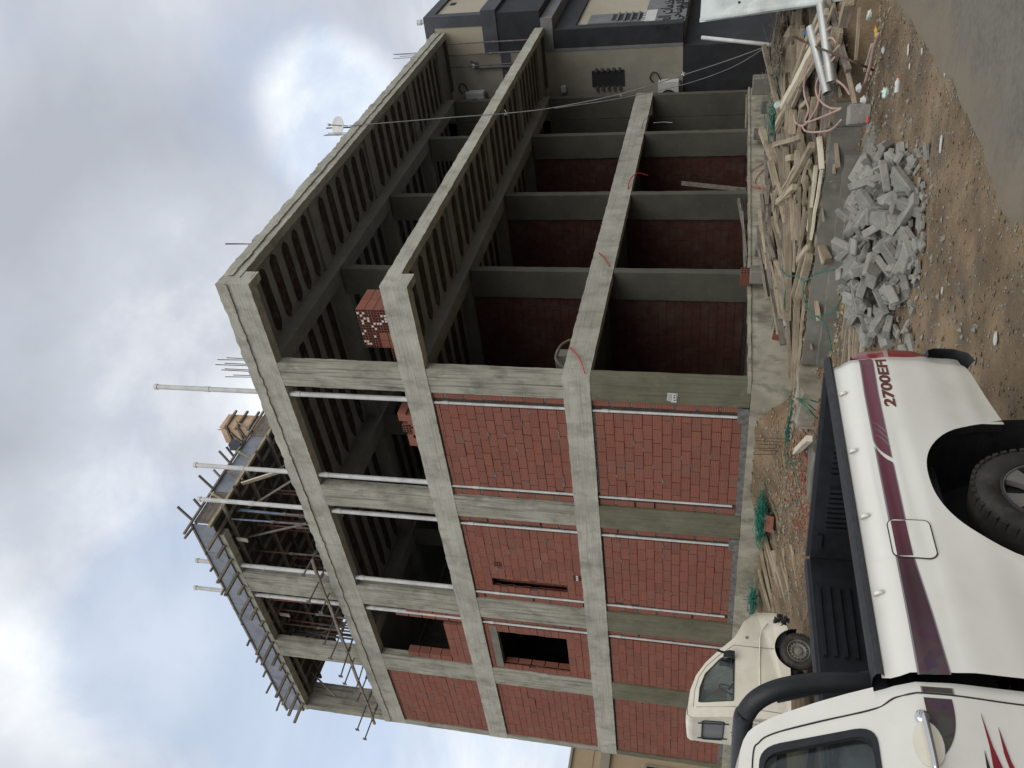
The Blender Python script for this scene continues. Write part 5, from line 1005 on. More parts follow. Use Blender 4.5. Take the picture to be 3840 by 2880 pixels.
for s_ in (1,-1):
    rows=[]
    for u in US:
        zl=zlow(u); rows.append([(u-(.05*(1-((z-.5)/.75)) if u<.05 else 0)+(-.0 if u>0 else 0),s_*(HW+off(u,z)),z) for z in [zl+(1.232-zl)*(k/26) for k in range(27)]])
    mb=MB(); mb.grid(rows,flip=(s_<0)); 
    bs=pk(mb,'bed_side','paint',smooth=True)
    # rear corner return
    mb=MB(); zz=[.54+(1.232-.54)*k/12 for k in range(13)]; mb.grid([[(0-.05*(1-(z-.5)/.75),s_*(HW+off(0,z)),z),(-.035-.03*(1-(z-.5)/.75),s_*(HW+off(0,z)-.05),z),(-.04-.02*(1-(z-.5)/.75),s_*(HW-.14),z)] for z in zz]); pk(mb,'rear_corner','paint',smooth=True)
    # bed rail
    mb=MB(); sec=[(.006,1.222),(.018,1.236),(.014,1.252),(-.01,1.262),(-.06,1.262),(-.075,1.25),(-.075,1.20)]
    mb.grid([[(u,s_*(HW+a),z) for a,z in sec] for u in (-.02,0,.3,.8,1.3,1.8,2.25,2.31)]); o=pk(mb,'bed_rail','rail',auto=50); 
    # liner, inner wall with ribs
    mb=MB(); mb.box(-.0,2.33,s_*(HW-.13) if s_>0 else -(HW-.09),s_*(HW-.09) if s_>0 else -(HW-.13),.80,1.235); 
    yi=s_*(HW-.135)
    for a,b in ((.30,.0),(.9,.0)): pass
    for q in range(5): z=1.20-.062*q; mb.bar((.30,yi,z),(.88,yi,z),.03,.022)
    for q in range(5): z=1.20-.062*q; mb.bar((1.45,yi,z),(2.2,yi,z),.03,.022)
    
    pk(mb,'bed_liner','black',auto=30)
    mb=MB(); mb.grid([[(1.19+.42*math.cos(a),s_*y_,.80+.17*math.sin(a)) for y_ in (HW-.13,HW-.33)] for a in [math.pi*k/10 for k in range(11)]]); mb.grid([[(1.19+.42*math.cos(a),s_*(HW-.33),.80+.17*math.sin(a)),(1.19+.42*math.cos(a),s_*(HW-.33),.79)] for a in [math.pi*k/10 for k in range(11)]]); pk(mb,'wheel_hump','black',smooth=True)
    # wheel housing
    mb=MB(); mb.grid([[(u,s_*(HW+off(u,zlow(u))-.001),zlow(u)+.001),(u,s_*(HW+off(u,zlow(u))-.05),zlow(u)+.004)] for u in US if .60<u<1.80]); mb.grid([[(1.19+.56*math.cos(a),s_*y_,.34+.56*math.sin(a)) for y_ in (HW+.05 if 0<k_<99 else 0,HW-.36)] for k_,a in enumerate([math.pi*(k-1)/16 for k in range(19)],1)]); mb.box(.45,1.95,min(s_*(HW-.37),s_*(HW-.36)),max(s_*(HW-.37),s_*(HW-.36)),.22,.95); pk(mb,'wheel_housing','black')
for q in range(14): pass
mb=MB(); mb.box(0,2.33,-(HW-.14),HW-.14,.78,.80)
for q in range(12): y=-.62+.113*q; mb.box(.05,2.28,y,y+.05,.80,.815)
mb.box(2.30,2.34,-(HW-.1),HW-.1,.79,1.24)
for q in range(3): mb.box(2.285,2.302,-.45+.0,.5,.88+.1*q,.90+.1*q)
pk(mb,'bed_floor','black',auto=30)
mb=MB(); mb.box(-.004,.03,-(HW-.14),HW-.14,.80,1.236)
for q in range(9): y=.36-.042*q; mb.box(.028,.055,y-.012,y+.012,.86,1.16)
for q in range(9): y=-.10-.042*q; mb.box(.028,.055,y-.012,y+.012,.86,1.16)
for a,b in ((.40,.52),(-.62,-.50)): mb.box(.028,.05,a,b,1.17,1.20)
pk(mb,'tailgate_liner','black',auto=30)
mb=MB(); rough_box(mb,-.045,-.005,-(HW-.13),HW-.13,.62,1.235,.3,.001); pk(mb,'tailgate','paint',auto=40)
mb=MB(); mb.box(-.05,0,-(HW-.12),HW-.12,1.236,1.258); pk(mb,'tailgate_cap','rail',auto=30)
# hooks
for u in (.38,.91,1.41,1.89):
    mb=MB(); mb.tube([(u+.004,HW+.004,1.212),(u+.002,HW+.017,1.200),(u,HW+.026,1.176)],.008,10,rs=[.007,.0095,.008]); pk(mb,'tie_hook','paint',smooth=True)
# stripe in pieces that follow the panel
def patch(fu,n,m_,nm,eps=.0035,vs=(0,1),par=None,rows_n=6):
    mb=MB(); rows=[]
    for i in range(n+1):
        t_=i/n; u,zt,zb=fu(t_); rows.append([(u,HW+off(u,zb+(zt-zb)*k/rows_n)+eps,zb+(zt-zb)*k/rows_n) for k in range(rows_n+1)])
    mb.grid(rows); return pk(mb,nm,m_,par,smooth=True)
ST=[(0.0,1.075),(.45,1.09),(.94,1.095),(1.5,1.10),(2.05,1.105),(2.33,1.11),(2.6,1.105)]; SB=[(0,1.012),(.44,1.028),(1.01,1.035),(1.5,1.04),(1.73,1.04),(2.03,1.022),(2.32,1.010)]
def lin(tab,v):
    for (a,b),(c,d) in zip(tab,tab[1:]):
        if v<=c: return b+(d-b)*(v-a)/(c-a)
    return tab[-1][1]
def seg(u0,u1,ex=0.,cut=None):
    def f(t_):
        u=u0+(u1-u0)*t_; zt=lin(ST,u)+ex; zb=lin(SB,u)-ex
        if cut=='r' and u>.90: zt=min(zt,lin(ST,u)-(u-.90)/.11*.07*1.0+ex) 
        if cut=='l' and u<1.04: zt=lin(ST,u)+ex; 
        return u,zt,min(zb,zt-.0005)
    return f
# first length ends in a curved tail; second starts just past a white gap
def tailcut(u0,u1,ex=0):
    def f(t_):
        u=u0+(u1-u0)*t_; zt=lin(ST,u)+ex; zb=lin(SB,u)-ex
        q=(u-.86)/.16
        if q>0: zt=zb+(zt-zb)*(1-min(1,q)**2.2)
        return u,max(zt,zb+.0004),zb
    return f
def headcut(u0,u1,ex=0):
    def f(t_):
        u=u0+(u1-u0)*t_; zt=lin(ST,u)+ex; zb=lin(SB,u)-ex
        q=(u-.90)/.16
        if q<1: zb=zb+(zt-zb)*(1-max(0,q)**2.2)
        return u,zt,min(zb,zt-.0004)
    return f
patch(tailcut(.03,1.025,.006),44,'edge','stripe_border',.0015); patch(tailcut(.035,1.02),44,'stripe','side_stripe')
patch(headcut(.915,2.325,.006),60,'edge','stripe_border',.0015); patch(headcut(.92,2.325),60,'stripe','side_stripe')
for q in range(3):
    def f(t_,q=q): u=.72+.055*q+.10*t_; z=1.085-.055*t_**.6; return u,z+.0025,z-.0025
    patch(f,12,'edge','stripe_pin_line',.005,rows_n=1)
# 2700 EFI lettering
tx=text('2700EFI',.092,(.265,HW+.073,.968),(0,0,0),'text','lettering',PK,.001,shear=.12,offset=.0025,sx=1.42)
tx.rotation_euler=Matrix(((-1,0,0),(0,0,1),(0,1,0))).transposed().to_euler()
tx.rotation_euler=(R(90),0,R(180)); 
xs_=[v.co.x for v in tx.data.vertices]; ys_=[v.co.y for v in tx.data.vertices]; xa_,ya_=min(xs_),min(ys_); wx,wy=max(xs_)-xa_,max(ys_)-ya_; zm=max(v.co.z for v in tx.data.vertices)
for v in tx.data.vertices:   # lettering follows the curve of the bed side
    a_,b_=(v.co.x-xa_)/wx,(v.co.y-ya_)/wy; u=.585-.505*a_; z=.942+.010*(1-a_)+.056*b_
    v.co=(u,HW+off(u,z)+(.004 if v.co.z>zm*.5 else .0),z)
tx.location=(0,0,0); tx.rotation_euler=(0,0,0); tx.scale=(1,1,1)
# fuel door
def rrect(u0,u1,z0,z1,r_,n=6):
    P=[]
    for cx_,cz_,a0 in ((u1-r_,z1-r_,0),(u0+r_,z1-r_,90),(u0+r_,z0+r_,180),(u1-r_,z0+r_,270)):
        for k in range(n+1): a=R(a0+90*k/n); P.append((cx_+r_*math.cos(a),cz_+r_*math.sin(a)))
    return P
def outline(P,w,m_,nm,par,surf,close=True):
    mb=MB(); pts=[surf(u,z) for u,z in P]; 
    if close: pts=pts+[pts[0]]
    mb.tube(pts,w,5,cap=not close); return pk(mb,nm,m_,par,smooth=True)
def sf(e_): return lambda u,z:(u,HW+off(u,z)+e_,z)
FD=[(u+(.012 if z<1.02 else 0),z) for u,z in rrect(1.475,1.715,.945,1.115,.035)]
mb=MB(); cpt=(1.595,1.03); pts=[sf(.006)(u,z) for u,z in FD]; rows=[[tuple(Vector(sf(.006)(cpt[0]+(u-cpt[0])*t_,cpt[1]+(z-cpt[1])*t_))) for u,z in FD+[FD[0]]] for t_ in (0,.25,.5,.75,1)]; mb.grid(rows); fd=pk(mb,'fuel_door','paint',smooth=True); 
outline(FD,.003,'seam','door_gap',fd,sf(.0045))
def f(t_): u=1.487+.222*t_; zt=min(lin(ST,u),1.108); return u,zt,lin(SB,u)
patch(f,10,'stripe','stripe_piece',.0085,par=fd)
# tail lamps
for s_ in (1,-1):
    TL=None; mb=MB(); rows=[]
    for k in range(17):
        z=.72+.39*k/16; w=1.0*min(1,math.sin(math.pi*min(1,max(0.04,k/16)))*2.2); du=.075*w*(1.0 if k<9 else .75)
        o_=off(.03,z); rows.append([(-.055+.004*(1-w),s_*(HW-.10),z),(-.07-.035*w,s_*(HW-.02+.01*w),z),(-.06-.030*w,s_*(HW+o_-.035+.02*w),z),(-.03-.02*w,s_*(HW+o_-.004+.010*w),z),(.0+.03*w,s_*(HW+o_+.006*w-.002),z)])
    mb.grid(rows[:9]); a=MB(); a.grid(rows[8:10]); c=MB(); c.grid(rows[9:])
    L0=pk(mb,'tail_lamp','red',smooth=True); pk(a,'clear_lens','clamp',L0,smooth=True); pk(c,'upper_lens','red',L0,smooth=True)
# bumper
mb=MB(); rows=[]
for i in range(61):
    y=-.93+1.86*i/60; c=abs(y)/.93; back=.215-.20*max(0,(c-.55)/.45)**2.2; rows.append([(-back+.05,y,.705),(-back-.01,y,.70),(-back-.03,y,.66),(-back-.025,y,.56),(-back+.02,y,.49),(-back+.10,y,.47)])
mb.grid(rows); bu=pk(mb,'rear_bumper','bump',smooth=True); mb=MB(); mb.box(-.23,-.02,-.5,.5,.704,.712); pk(mb,'step_pad','black',bu)
# wheels
def wheel(cx_,cy_,s_,r_=.345,w=.22,rim=.222,mrim='alloy',spokes=6,par=None,steel=False):
    o=bpy.data.objects.new('wheel',None); COL.objects.link(o); o.parent=par or PK
    mb=MB(); mb.lathe((cx_,cy_,r_),(0,s_,0),[(-w/2,rim),(-w/2+.01,r_*.80),(-w/2+.03,r_*.955),(-w/2+.05,r_),(w/2-.05,r_),(w/2-.02,r_*.965),(w/2+.004,r_*.86),(w/2+.006,r_*.76),(w/2-.006,rim+.008),(w/2-.02,rim-.004)],48)
    # tread blocks
    for k in range(44):
        a=2*math.pi*k/44
        q=Matrix.Translation((cx_,cy_,r_))@Matrix.Rotation(-a,4,'Y'); mb.box(r_-.014,r_+.002,(w/2-.058) if s_>0 else -(w/2-.01),(w/2-.01) if s_>0 else -(w/2-.058),-.014,.014,M_=q)
    ty=mb.build('tyre','rubber',o,auto=40)
    mb=MB(); mb.lathe((cx_,cy_,r_),(0,s_,0),[(w/2-.006,rim+.002),(w/2+.002,rim-.006),(w/2-.02,rim-.018),(w/2-.07,rim-.03),(w/2-.07,0)],40); 
    if steel:
        mb.lathe((cx_,cy_,r_),(0,s_,0),[(w/2-.06,rim-.03),(w/2-.03,rim*.80),(w/2-.022,rim*.62),(w/2-.05,rim*.42),(w/2-.02,rim*.30),(w/2-.015,0)],36)
        rm=mb.build('rim',mrim,o,auto=35); mb=MB()
        for k in range(16):
            a=2*math.pi*k/16; mb.lathe((cx_+math.cos(a)*rim*.74,cy_+s_*(w/2-.024),r_+math.sin(a)*rim*.74),(0,s_,0),[(0,0),(.0,.013),(.004,.013),(.004,0)],8)
        mb.build('rim_hole','dark',o)
    else:
        rm=mb.build('rim','dark',o,auto=35); mb=MB()
        for k in range(spokes):
            a=2*math.pi*k/spokes+.2; P=[(.03,-.035),(.06,-.026),(rim*.62,-.034),(rim-.01,-.058),(rim-.006,.058),(rim*.62,.034),(.06,.026),(.03,.035)]
            mb.prism(P,lambda u,v,d:(cx_+math.cos(a)*u-math.sin(a)*v,cy_+s_*(w/2+d-.02*(u/rim)**2*0-.012),r_+math.sin(a)*u+math.cos(a)*v),-.03,.0)
        mb.lathe((cx_,cy_,r_),(0,s_,0),[(w/2-.05,rim-.016),(w/2-.004,rim-.014),(w/2-.004,rim-.002),(w/2-.05,rim)],40); mb.lathe((cx_,cy_,r_),(0,s_,0),[(w/2-.06,.075),(w/2-.008,.07),(w/2+.012,.045),(w/2+.012,0)],24); mb.build('spokes',mrim,o,auto=35)
        mb=MB(); mb.lathe((cx_,cy_,r_),(0,s_,0),[(w/2+.012,.035),(w/2+.03,.03),(w/2+.032,0)],16); mb.build('hub_cap','chrome',o)
    return o
for cx_ in (1.16,4.02):
    for s_ in (1,-1): wheel(cx_,s_*(HW-.095),s_)
mb=MB(); mb.tube([(1.16,-.7,.34),(1.16,.7,.34)],.045,10); mb.lathe((1.16,0,.34),(1,0,0),[(-.16,.03),(-.1,.14),(.1,.14),(.16,.03)],14); pk(mb,'rear_axle','black')
mb=MB(); 
for s_ in (1,-1): mb.box(.0,4.6,s_*.45-.04,s_*.45+.04,.50,.62)
pk(mb,'chassis_rail','black'); 
mb=MB(); mb.box(1.755,1.765,HW-.28,HW+.0,.25,.60); pk(mb,'mud_flap','black')
# ---- cab
UR=[(.42,2.332),(1.0,2.332),(1.15,2.338),(1.27,2.365),(1.46,2.405),(1.6,2.44),(1.66,2.462)]
def coff(z):   # lateral offset of the cab side
    if z<=1.27: return interp([(.40,.0),(.55,.035),(.80,.05),(1.0,.055),(1.12,.05),(1.19,.03),(1.27,.004)],z)
    return .004-.165*((z-1.27)/.43)**1.12
def csurf(e_=0): return lambda u,z:(u,HW+coff(z)+e_,z)
def ur(z): return lin(UR,z)
for s_ in (1,-1):
    mb=MB(); zs=[.42+(1.27-.42)*k/24 for k in range(25)]; U2=[0,.02,.06,.12,.2,.3,.5,.7,.9,1.1,1.3,1.5]
    rows=[]
    for t_ in U2:
        row=[]
        for z in zs:
            u=ur(z)+t_; row.append((u,s_*(HW+coff(z)-(.03*(1-t_/.02)**2 if t_<.02 else 0)),z))
        rows.append(row)
    mb.grid(rows)
    # front fender and bonnet side, to the nose
    rows=[]
    for i in range(26):
        u=3.87+1.15*i/25; zb=max(.45,arch(u,4.02+.0,.50,.86,.30)); zt=1.13-.10*((u-3.87)/1.15)**1.5 if u<4.95 else .98; tp=.20*max(0,(u-4.55)/.47)**2.2
        rows.append([(u,s_*(HW+coff(z)-tp),z) for z in [zb+(zt-zb)*k/12 for k in range(13)]])
    mb.grid(rows); pk(mb,'cab_side','paint',smooth=True)
    # upper side with window hole, roof edge follows a curve
    top=[(2.466,1.668),(2.480,1.695),(2.500,1.716),(2.53,1.732),(2.57,1.743),(2.63,1.750),(2.75,1.755),(3.0,1.757),(3.12,1.742),(3.87,1.27)]
    outer=[(ur(1.27),1.27),(ur(1.36),1.36),(ur(1.46),1.46),(ur(1.53),1.53),(ur(1.6),1.6),(ur(1.64)-.001,1.64)]+top
    w_=round_poly([(2.545,1.285),(2.585,1.672),(3.04,1.675),(3.62,1.31),(3.62,1.285)],.07,6)
    mb=MB(); mb.prism(outer,lambda u,v,d:(u,s_*(HW+coff(v)-d),v),0,.045,holes=[w_]); pk(mb,'window_surround','paint',auto=30)
    mb=MB(); mb.prism(w_,lambda u,v,d:(u,s_*(HW+coff(v)-.018-d),v),0,.004); gl=pk(mb,'side_window','glass')
    mb=MB(); pts=[(u,s_*(HW+coff(z)-.004),z) for u,z in w_]; 
    def inset(P,a,cx_=3.0,cz_=1.48): return [(u+(cx_-u)/math.hypot(cx_-u,cz_-z)*a,z+(cz_-z)/math.hypot(cx_-u,cz_-z)*a) for u,z in P]
    wi=inset(w_,.022); wo=inset(w_,-.012)
    mb.prism(wo,lambda u,v,d:(u,s_*(HW+coff(v)+.004-d),v),0,.022,holes=[wi]); pk(mb,'window_seal','black',gl,auto=30)
    # door gap lines
    dl=[(2.41,.50),(2.412,.78),(2.405,1.10),(2.42,1.20),(2.455,1.26),(2.475,1.34),(2.495,1.48),(2.52,1.62),(2.55,1.675),(2.62,1.70),(3.0,1.71)]
    mb=MB(); mb.tube([(u,s_*(HW+coff(z)+.0005),z) for u,z in spl2(dl)] if False else [(v.x,s_*(HW+coff(v.z)+.0005),v.z) for v in spline([(u,0,z) for u,z in dl],6)],.0035,5); mb.tube([(3.62,s_*(HW+coff(z)+.0005),z) for z in (.5,.8,1.1,1.26)],.0035,5); mb.tube([(u,s_*(HW+coff(.5)+.0005),.5) for u in (2.41,3.0,3.62)],.0035,5); pk(mb,'door_gap','seam')
# cab back wall, roof, windscreen, bonnet
yb=HW
mb=MB(); zs=[.8,1.0,1.18,1.27]; mb.grid([[(ur(z),y,z) for y in (-yb-coff(z)+.03,0,yb+coff(z)-.03)] for z in zs])
bw=[(-(HW-.02),1.27),(HW-.02,1.27),(HW-.15,1.66),(-(HW-.15),1.66)]; hb=[(-.62,1.33),(.62,1.33),(.56,1.60),(-.56,1.60)]
mb.prism(bw,lambda u,v,d:(ur(v)+.01+d,u,v),0,.03,holes=[hb]); cb=pk(mb,'cab_back','paint',auto=30); mb=MB(); mb.prism(hb,lambda u,v,d:(ur(v)+.025+d,u,v),0,.004); pk(mb,'rear_window','glass')
mb=MB(); rows=[]
for u,z in [(2.452,1.62),(2.466,1.668),(2.480,1.695),(2.500,1.716),(2.53,1.732),(2.57,1.743),(2.63,1.750),(2.75,1.755),(3.0,1.757),(3.12,1.742)]:
    w=HW+coff(z); rows.append([(u,y*w,z+.035*(1-abs(y)**3.2)*(1 if u>2.49 else .3)) for y in [-1,-.97,-.9,-.8,-.6,-.3,0,.3,.6,.8,.9,.97,1]])
mb.grid(rows); pk(mb,'roof','paint',smooth=True)
mb=MB(); mb.grid([[(3.12,-.66,1.755),(3.12,.66,1.755)],[(3.87,-.78,1.20),(3.87,.78,1.20)]]); pk(mb,'windscreen','glass')
mb=MB(); mb.grid([[(u,y*w,z+.03*(1-abs(y)**3)) for y in (-1,-.9,-.5,0,.5,.9,1)] for u,z,w in ((3.8,1.17,.86),(4.2,1.13,.88),(4.6,1.08,.86),(4.9,1.01,.80),(5.02,.90,.72))]); pk(mb,'bonnet','paint',smooth=True)
mb=MB(); mb.box(4.95,5.03,-.72,.72,.62,.90); pk(mb,'grille','black'); mb=MB(); mb.box(4.92,5.14,-.86,.86,.42,.62); pk(mb,'front_bumper','rail',auto=30)
for s_ in (1,-1): mb=MB(); mb.box(4.90,5.035,min(s_*.5,s_*.78),max(s_*.5,s_*.78),.70,.90); pk(mb,'headlight','clamp',auto=30)
mb=MB(); mb.box(2.55,3.1,-.75,.75,.55,.9); mb.box(2.47,2.62,-.74,.74,.85,1.38); 
for y in (.38,-.38): mb.box(2.50,2.60,y-.13,y+.13,1.38,1.60)
se=pk(mb,'seat','seat',auto=30); b=se.modifiers.new('b','BEVEL'); b.width=.04; b.segments=3
mb=MB(); mb.box(3.45,3.85,-.78,.78,.8,1.15); pk(mb,'dashboard','dark'); mb=MB(); mb.box(2.4,3.9,-.8,.8,.45,.55); pk(mb,'cab_floor','dark')
# stripe on the cab and the flame marks
def cpatch(P,m_,nm,eps=.003):
    mb=MB(); rows=[]
    for (u,zt,zb) in P: rows.append([(u,HW+coff(zb+(zt-zb)*k/6)+eps,zb+(zt-zb)*k/6) for k in range(7)])
    mb.grid(rows); return pk(mb,nm,m_,smooth=True)
def bell(u): # stripe narrows to a point on the door
    a=(u-2.44)/.24; return u,1.112-.004*a,1.112-.092*max(0,1-abs(a)**2.4)**.8-.0005
cpatch([(2.375,1.115,1.006),(2.402,1.115,1.006)],'edge','stripe_border',.0015); cpatch([(2.378,1.11,1.012),(2.40,1.11,1.012)],'stripe','side_stripe')
cpatch([bell(2.425+.26*i/20) for i in range(20)],'stripe','side_stripe')
def fpatch(pts,m_,e_=.004):
    mb=MB(); mb.prism(pts,lambda u,v,d:(u,HW+coff(v)+e_-d,v),0,.002); pk(mb,'flame_decal',m_)
fpatch([(2.47,.935),(2.60,.925),(2.72,.905),(2.9,.86),(2.9,.93),(2.74,.945),(2.60,.935)],'flame'); fpatch([(2.52,.89),(2.65,.88),(2.80,.85),(2.9,.81),(2.9,.845),(2.76,.885),(2.62,.895)],'flame'); fpatch([(2.62,.955),(2.72,.95),(2.9,.935),(2.9,.99),(2.75,.967)],'txtb')
# handle with its dished recess
hp=[(2.545+.10*math.cos(a)*.9+.07,1.125+.048*math.sin(a)) for a in [2*math.pi*k/20 for k in range(20)]]
mb=MB(); mb.prism(hp,lambda u,v,d:(u,HW+coff(v)+.004-d,v),0,.002); ho=pk(mb,'handle_recess','paint2'); 
mb=MB(); mb.tube(spline([(2.505,HW+coff(1.125)+.012,1.128),(2.53,HW+coff(1.125)+.034,1.13),(2.62,HW+coff(1.125)+.040,1.128),(2.72,HW+coff(1.125)+.036,1.126),(2.75,HW+coff(1.125)+.01,1.125)],5),.011,10,rs=None); mb.lathe((2.51,HW+coff(1.13)+.0,1.128),(0,1,0),[(0,.026),(.012,.024),(.016,.012),(.010,0)],16); pk(mb,'door_handle','chrome',smooth=True)
# roll bar
mb=MB(); rp=[(2.20,.68,.80),(2.225,.71,1.25),(2.245,.71,1.43),(2.275,.695,1.57),(2.305,.655,1.665),(2.325,.58,1.715),(2.33,.45,1.73)]; rp=rp+[(u,-y,z) for u,y,z in rp[::-1]]
mb.tube(spline(rp,6),.040,14); pk(mb,'roll_bar','black',smooth=True); mb=MB(); rp=[(2.02,.64,.82),(2.12,.64,1.2),(2.25,.60,1.60)]
for s_ in (1,-1): mb=MB(); mb.tube([(a,s_*b,c) for a,b,c in rp],.026,10); pk(mb,'roll_bar_brace','black',smooth=True)
mb=MB()
mb=MB(); mb.box(2.2,2.25,-.5,.5,1.42,1.45); pk(mb,'guard_bar','rail')
# ================================================================ SMALL CREAM TRUCK
TK=thing('small_truck','old cream white cab truck with torn bumper corner parked by the brick wall','truck',(-4.70,2.67,GS),rz=R(-13),local=True)
def tk(mb,nm,m_,par=None,**k): return mb.build(nm,m_,par or TK,**k)
YW=.80
def toff(z): return 0 if z<1.36 else -.15*((z-1.36)/.7)**1.15
prof=[(.60,.56),(.635,.72),(.605,1.0),(.55,1.13),(.42,1.23),(.20,1.325),(.10,1.385),(-.15,1.65),(-.36,1.85),(-.59,2.00),(-.85,2.085),(-1.15,2.115),(-1.27,2.10),(-1.30,2.05),(-1.29,1.8),(-1.24,1.37),(-1.20,.45),(-.36,.45)]
archp=[(-.36+.0,.45)]+[(.02+.365*math.cos(a),.33+.375*math.sin(a)) for a in [math.pi-.33-k*(math.pi-.75)/14 for k in range(15)]]+[(.42,.50),(.46,.60),(.50,.565)]
body=prof[:17]+archp
wn=[(-.245,1.375),(-.25,1.55),(-.30,1.62),(-.56,1.84),(-.80,1.915),(-1.03,1.925),(-1.04,1.88),(-.985,1.40),(-.97,1.375)]
for s_ in (-1,1):
    low=[p for p in body]
    mb=MB(); mb.prism(body,lambda u,v,d:(u-(.0),s_*(YW+toff(v)-.02*max(0,(u-.35)/.28)**2*4-d),v),0,.04,holes=[wn]); tk(mb,'cab_side','paint2',auto=25)
    mb=MB(); mb.prism(wn,lambda u,v,d:(u,s_*(YW+toff(v)-.02-d),v),0,.004); gl=tk(mb,'side_window','glass')
    wo=[(u+(u+.6)*.03,v+(v-1.6)*.06) for u,v in wn]; mb=MB(); mb.prism(wo,lambda u,v,d:(u,s_*(YW+toff(v)+.006-d),v),0,.02,holes=[wn]); tk(mb,'window_seal','black',gl)
    def line(P,r_=.004,nm='panel_gap',m_='seam'): mb=MB(); mb.tube([(u,s_*(YW+toff(z)+.001),z) for u,z in P],r_,5); tk(mb,nm,m_)
    line([(-.02,.72),(-.03,1.0),(-.03,1.38)]); line([(-1.10,.50),(-1.09,1.0),(-1.085,1.36),(-1.13,1.97)]); line([(-.03,1.38),(-.20,1.60),(-.42,1.83),(-.62,1.95),(-.85,2.01),(-1.13,2.02)]); 
    mb=MB(); mb.lathe((.13,s_*(YW+.001),1.17),(0,s_,0),[(0,.028),(.012,.024),(.014,0)],12); tk(mb,'side_marker','greyp')
    mb=MB(); mb.tube([(-.75,s_*(YW+.004),.945),(-.3,s_*(YW+.008),.955),(.15,s_*(YW+.008),.95),(.30,s_*(YW+.004),.92),(.42,s_*YW,.82)],.010,8); tk(mb,'body_crease','paint2',smooth=True)
# skin across the cab front, roof and back
def strip_across(P,nm,m_,holes=None):
    mb=MB(); rows=[]
    for u,z in P:
        w=YW+toff(z); rows.append([(u,y*w,z+(.02*(1-y*y) if z>1.9 else 0)) for y in (-1,-.97,-.9,-.6,-.2,.2,.6,.9,.97,1)])
    mb.grid(rows); return tk(mb,nm,m_,smooth=True)
strip_across(prof[0:7],'cab_front','paint2'); strip_across([(-.36,1.85),(-.59,2.0),(-.85,2.09),(-1.15,2.125),(-1.27,2.11),(-1.31,2.05),(-1.30,1.98)],'roof','paint2')
mb=MB(); mb.grid([[(u,y*(YW+toff(z)-.03),z) for y in (-1,1)] for u,z in ((.09,1.39),(-.15,1.645),(-.36,1.845))]); tk(mb,'windscreen','glass')
# back wall with rear window, wires and blue marks
bk=[(-YW,.5),(YW,.5),(YW,1.36),(YW-.14,2.0),(-(YW-.14),2.0),(-YW,1.36)]; hw=rrect(-.52,.52,1.50,1.86,.06)
fbk=lambda u,v,d:(-1.20-.10*min(1,(v-.5)/1.5)-d,u,v)
mb=MB(); mb.prism(bk,fbk,-.03,0,holes=[hw]); tk(mb,'cab_back','paint2',auto=25)
mb=MB(); mb.prism(hw,fbk,-.02,-.015); rw=tk(mb,'rear_window','greyp'); 
mb=MB(); mb.tube([fbk(u,v,.004) for u,v in hw+[hw[0]]],.012,6); tk(mb,'window_seal','black',rw)
for y in (-.42,.42): mb=MB(); mb.tube([fbk(y,1.42,.012),fbk(y+.03,1.93,.012)],.010,6); tk(mb,'window_strap','black',rw)
mb=MB()
for q in range(9): mb.box(-1.275,-1.255,-.70+.16*q,-.66+.16*q,.95,1.38)
tk(mb,'pressed_rib','paint2')
mb=MB()
for (y,z,w,h) in ((-.30,1.36,.16,.03),(-.33,1.30,.10,.03),(-.28,1.24,.18,.035),(-.05,1.37,.04,.10),(.03,1.34,.035,.13),(.12,1.36,.04,.09),(.20,1.31,.035,.12)): mb.box(-1.285,-1.276,y,y+w,z-h,z)
tk(mb,'painted_mark','blue')
mb=MB(); mb.tube([(-.26,-YW-.03,1.40),(-.27,-YW-.11,1.43)],.016,8); mb.prism([(-.02,.0),(-.015,.10),(-.05,.17),(-.11,.19),(-.13,.0)],lambda u,v,d:(-.17+u,-YW-.10-d,1.37+v),-.03,.05); mb.bar((-.245,-YW-.10,1.44),(-.22,-YW-.16,1.66),.03,.03); tk(mb,'door_mirror','black',auto=30)
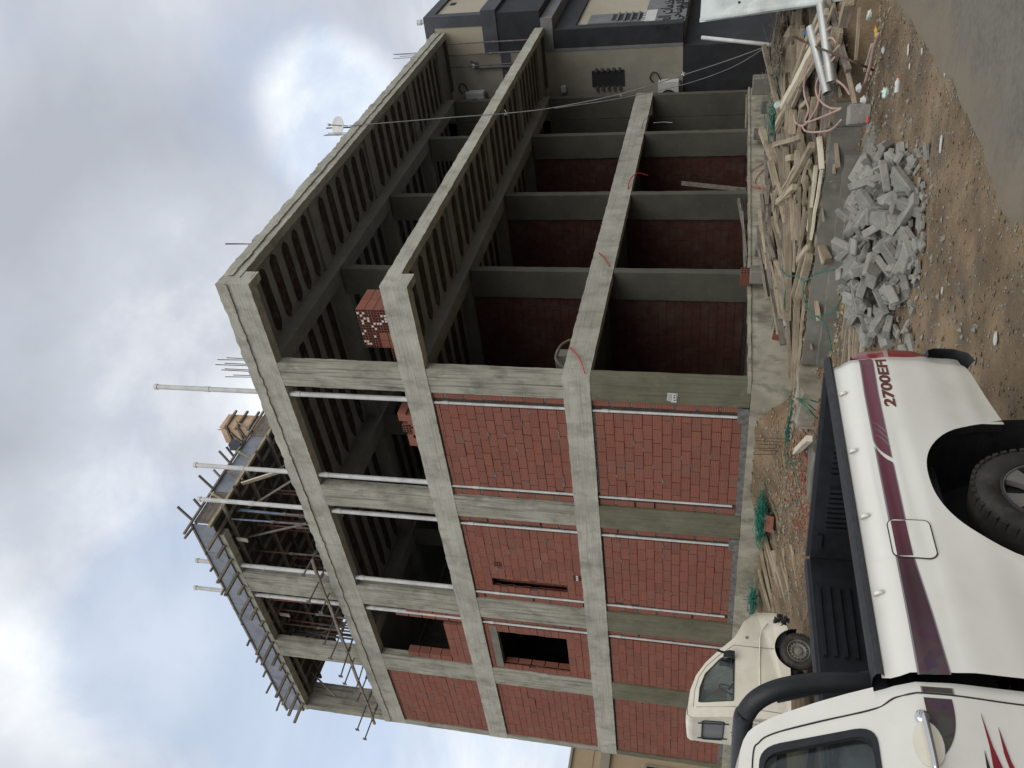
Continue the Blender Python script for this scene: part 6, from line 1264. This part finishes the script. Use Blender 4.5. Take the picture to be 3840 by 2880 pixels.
mb=MB(); mb.box(-.9,-.35,-.7,.7,1.0,1.12); mb.box(-1.12,-1.0,-.7,.7,1.1,1.65); mb.box(-1.1,-1.02,-.55,-.25,1.65,1.85); mb.box(-1.1,-1.02,.25,.55,1.65,1.85); tk(mb,'seat','seat',auto=30)
mb=MB(); mb.box(-.12,.12,-.74,.74,1.05,1.34); tk(mb,'dashboard','dark')
mb=MB(); ring=[(-.42+.05*math.sin(a),.35+.19*math.cos(a),1.42+.17*math.sin(a)) for a in [2*math.pi*k/20 for k in range(21)]]; mb.tube(ring,.013,6); mb.bar((-.42,.35,1.42),(-.1,.35,1.2),.03,.03); tk(mb,'steering_wheel','dark',smooth=True)
mb=MB(); mb.box(-1.15,.4,-.7,.7,.5,.6); mb.box(.05,.55,-.68,.68,.5,.95); tk(mb,'floor_pan','dark')
for cx_,w_ in ((0,.17),(-2.75,.17)):
    for s_ in (1,-1): wheel(cx_,s_*(YW-.07),s_,.31,w_,.19,'swheel',par=TK,steel=True)
for s_ in (1,-1): mb=MB(); mb.grid([[(.02+.37*math.cos(a),s_*y,.33+.38*math.sin(a)) for y in (YW-.02,YW-.32)] for a in [math.pi*k/12 for k in range(13)]]); mb.box(-.4,.45,min(s_*(YW-.33),s_*(YW-.32)),max(s_*(YW-.33),s_*(YW-.32)),.3,.75); tk(mb,'wheel_housing','black')
mb=MB()
for k in range(18): p=Vector((.50+random.uniform(-.06,.10),-YW+random.uniform(-.03,.10),.60+random.uniform(-.10,.10))); mb.bar(p,p+Vector((random.uniform(-.1,.1),random.uniform(-.05,.05),random.uniform(-.1,.1))),.06,.02)
tk(mb,'torn_bumper_corner','dark')
mb=MB(); mb.box(-3.6,-1.3,-.45,-.37,.5,.62); mb.box(-3.6,-1.3,.37,.45,.5,.62); tk(mb,'chassis_rail','dark'); mb=MB(); mb.box(-3.75,-1.42,-.82,.82,.80,.88); tk(mb,'load_bed','paint2')
for s_ in (1,-1): mb=MB(); mb.box(-3.75,-1.42,min(s_*.79,s_*.82),max(s_*.79,s_*.82),.882,1.22); tk(mb,'bed_side','paint2')
mb=MB(); mb.box(-3.75,-3.72,-.78,.78,.882,1.22); tk(mb,'tailgate','paint2')
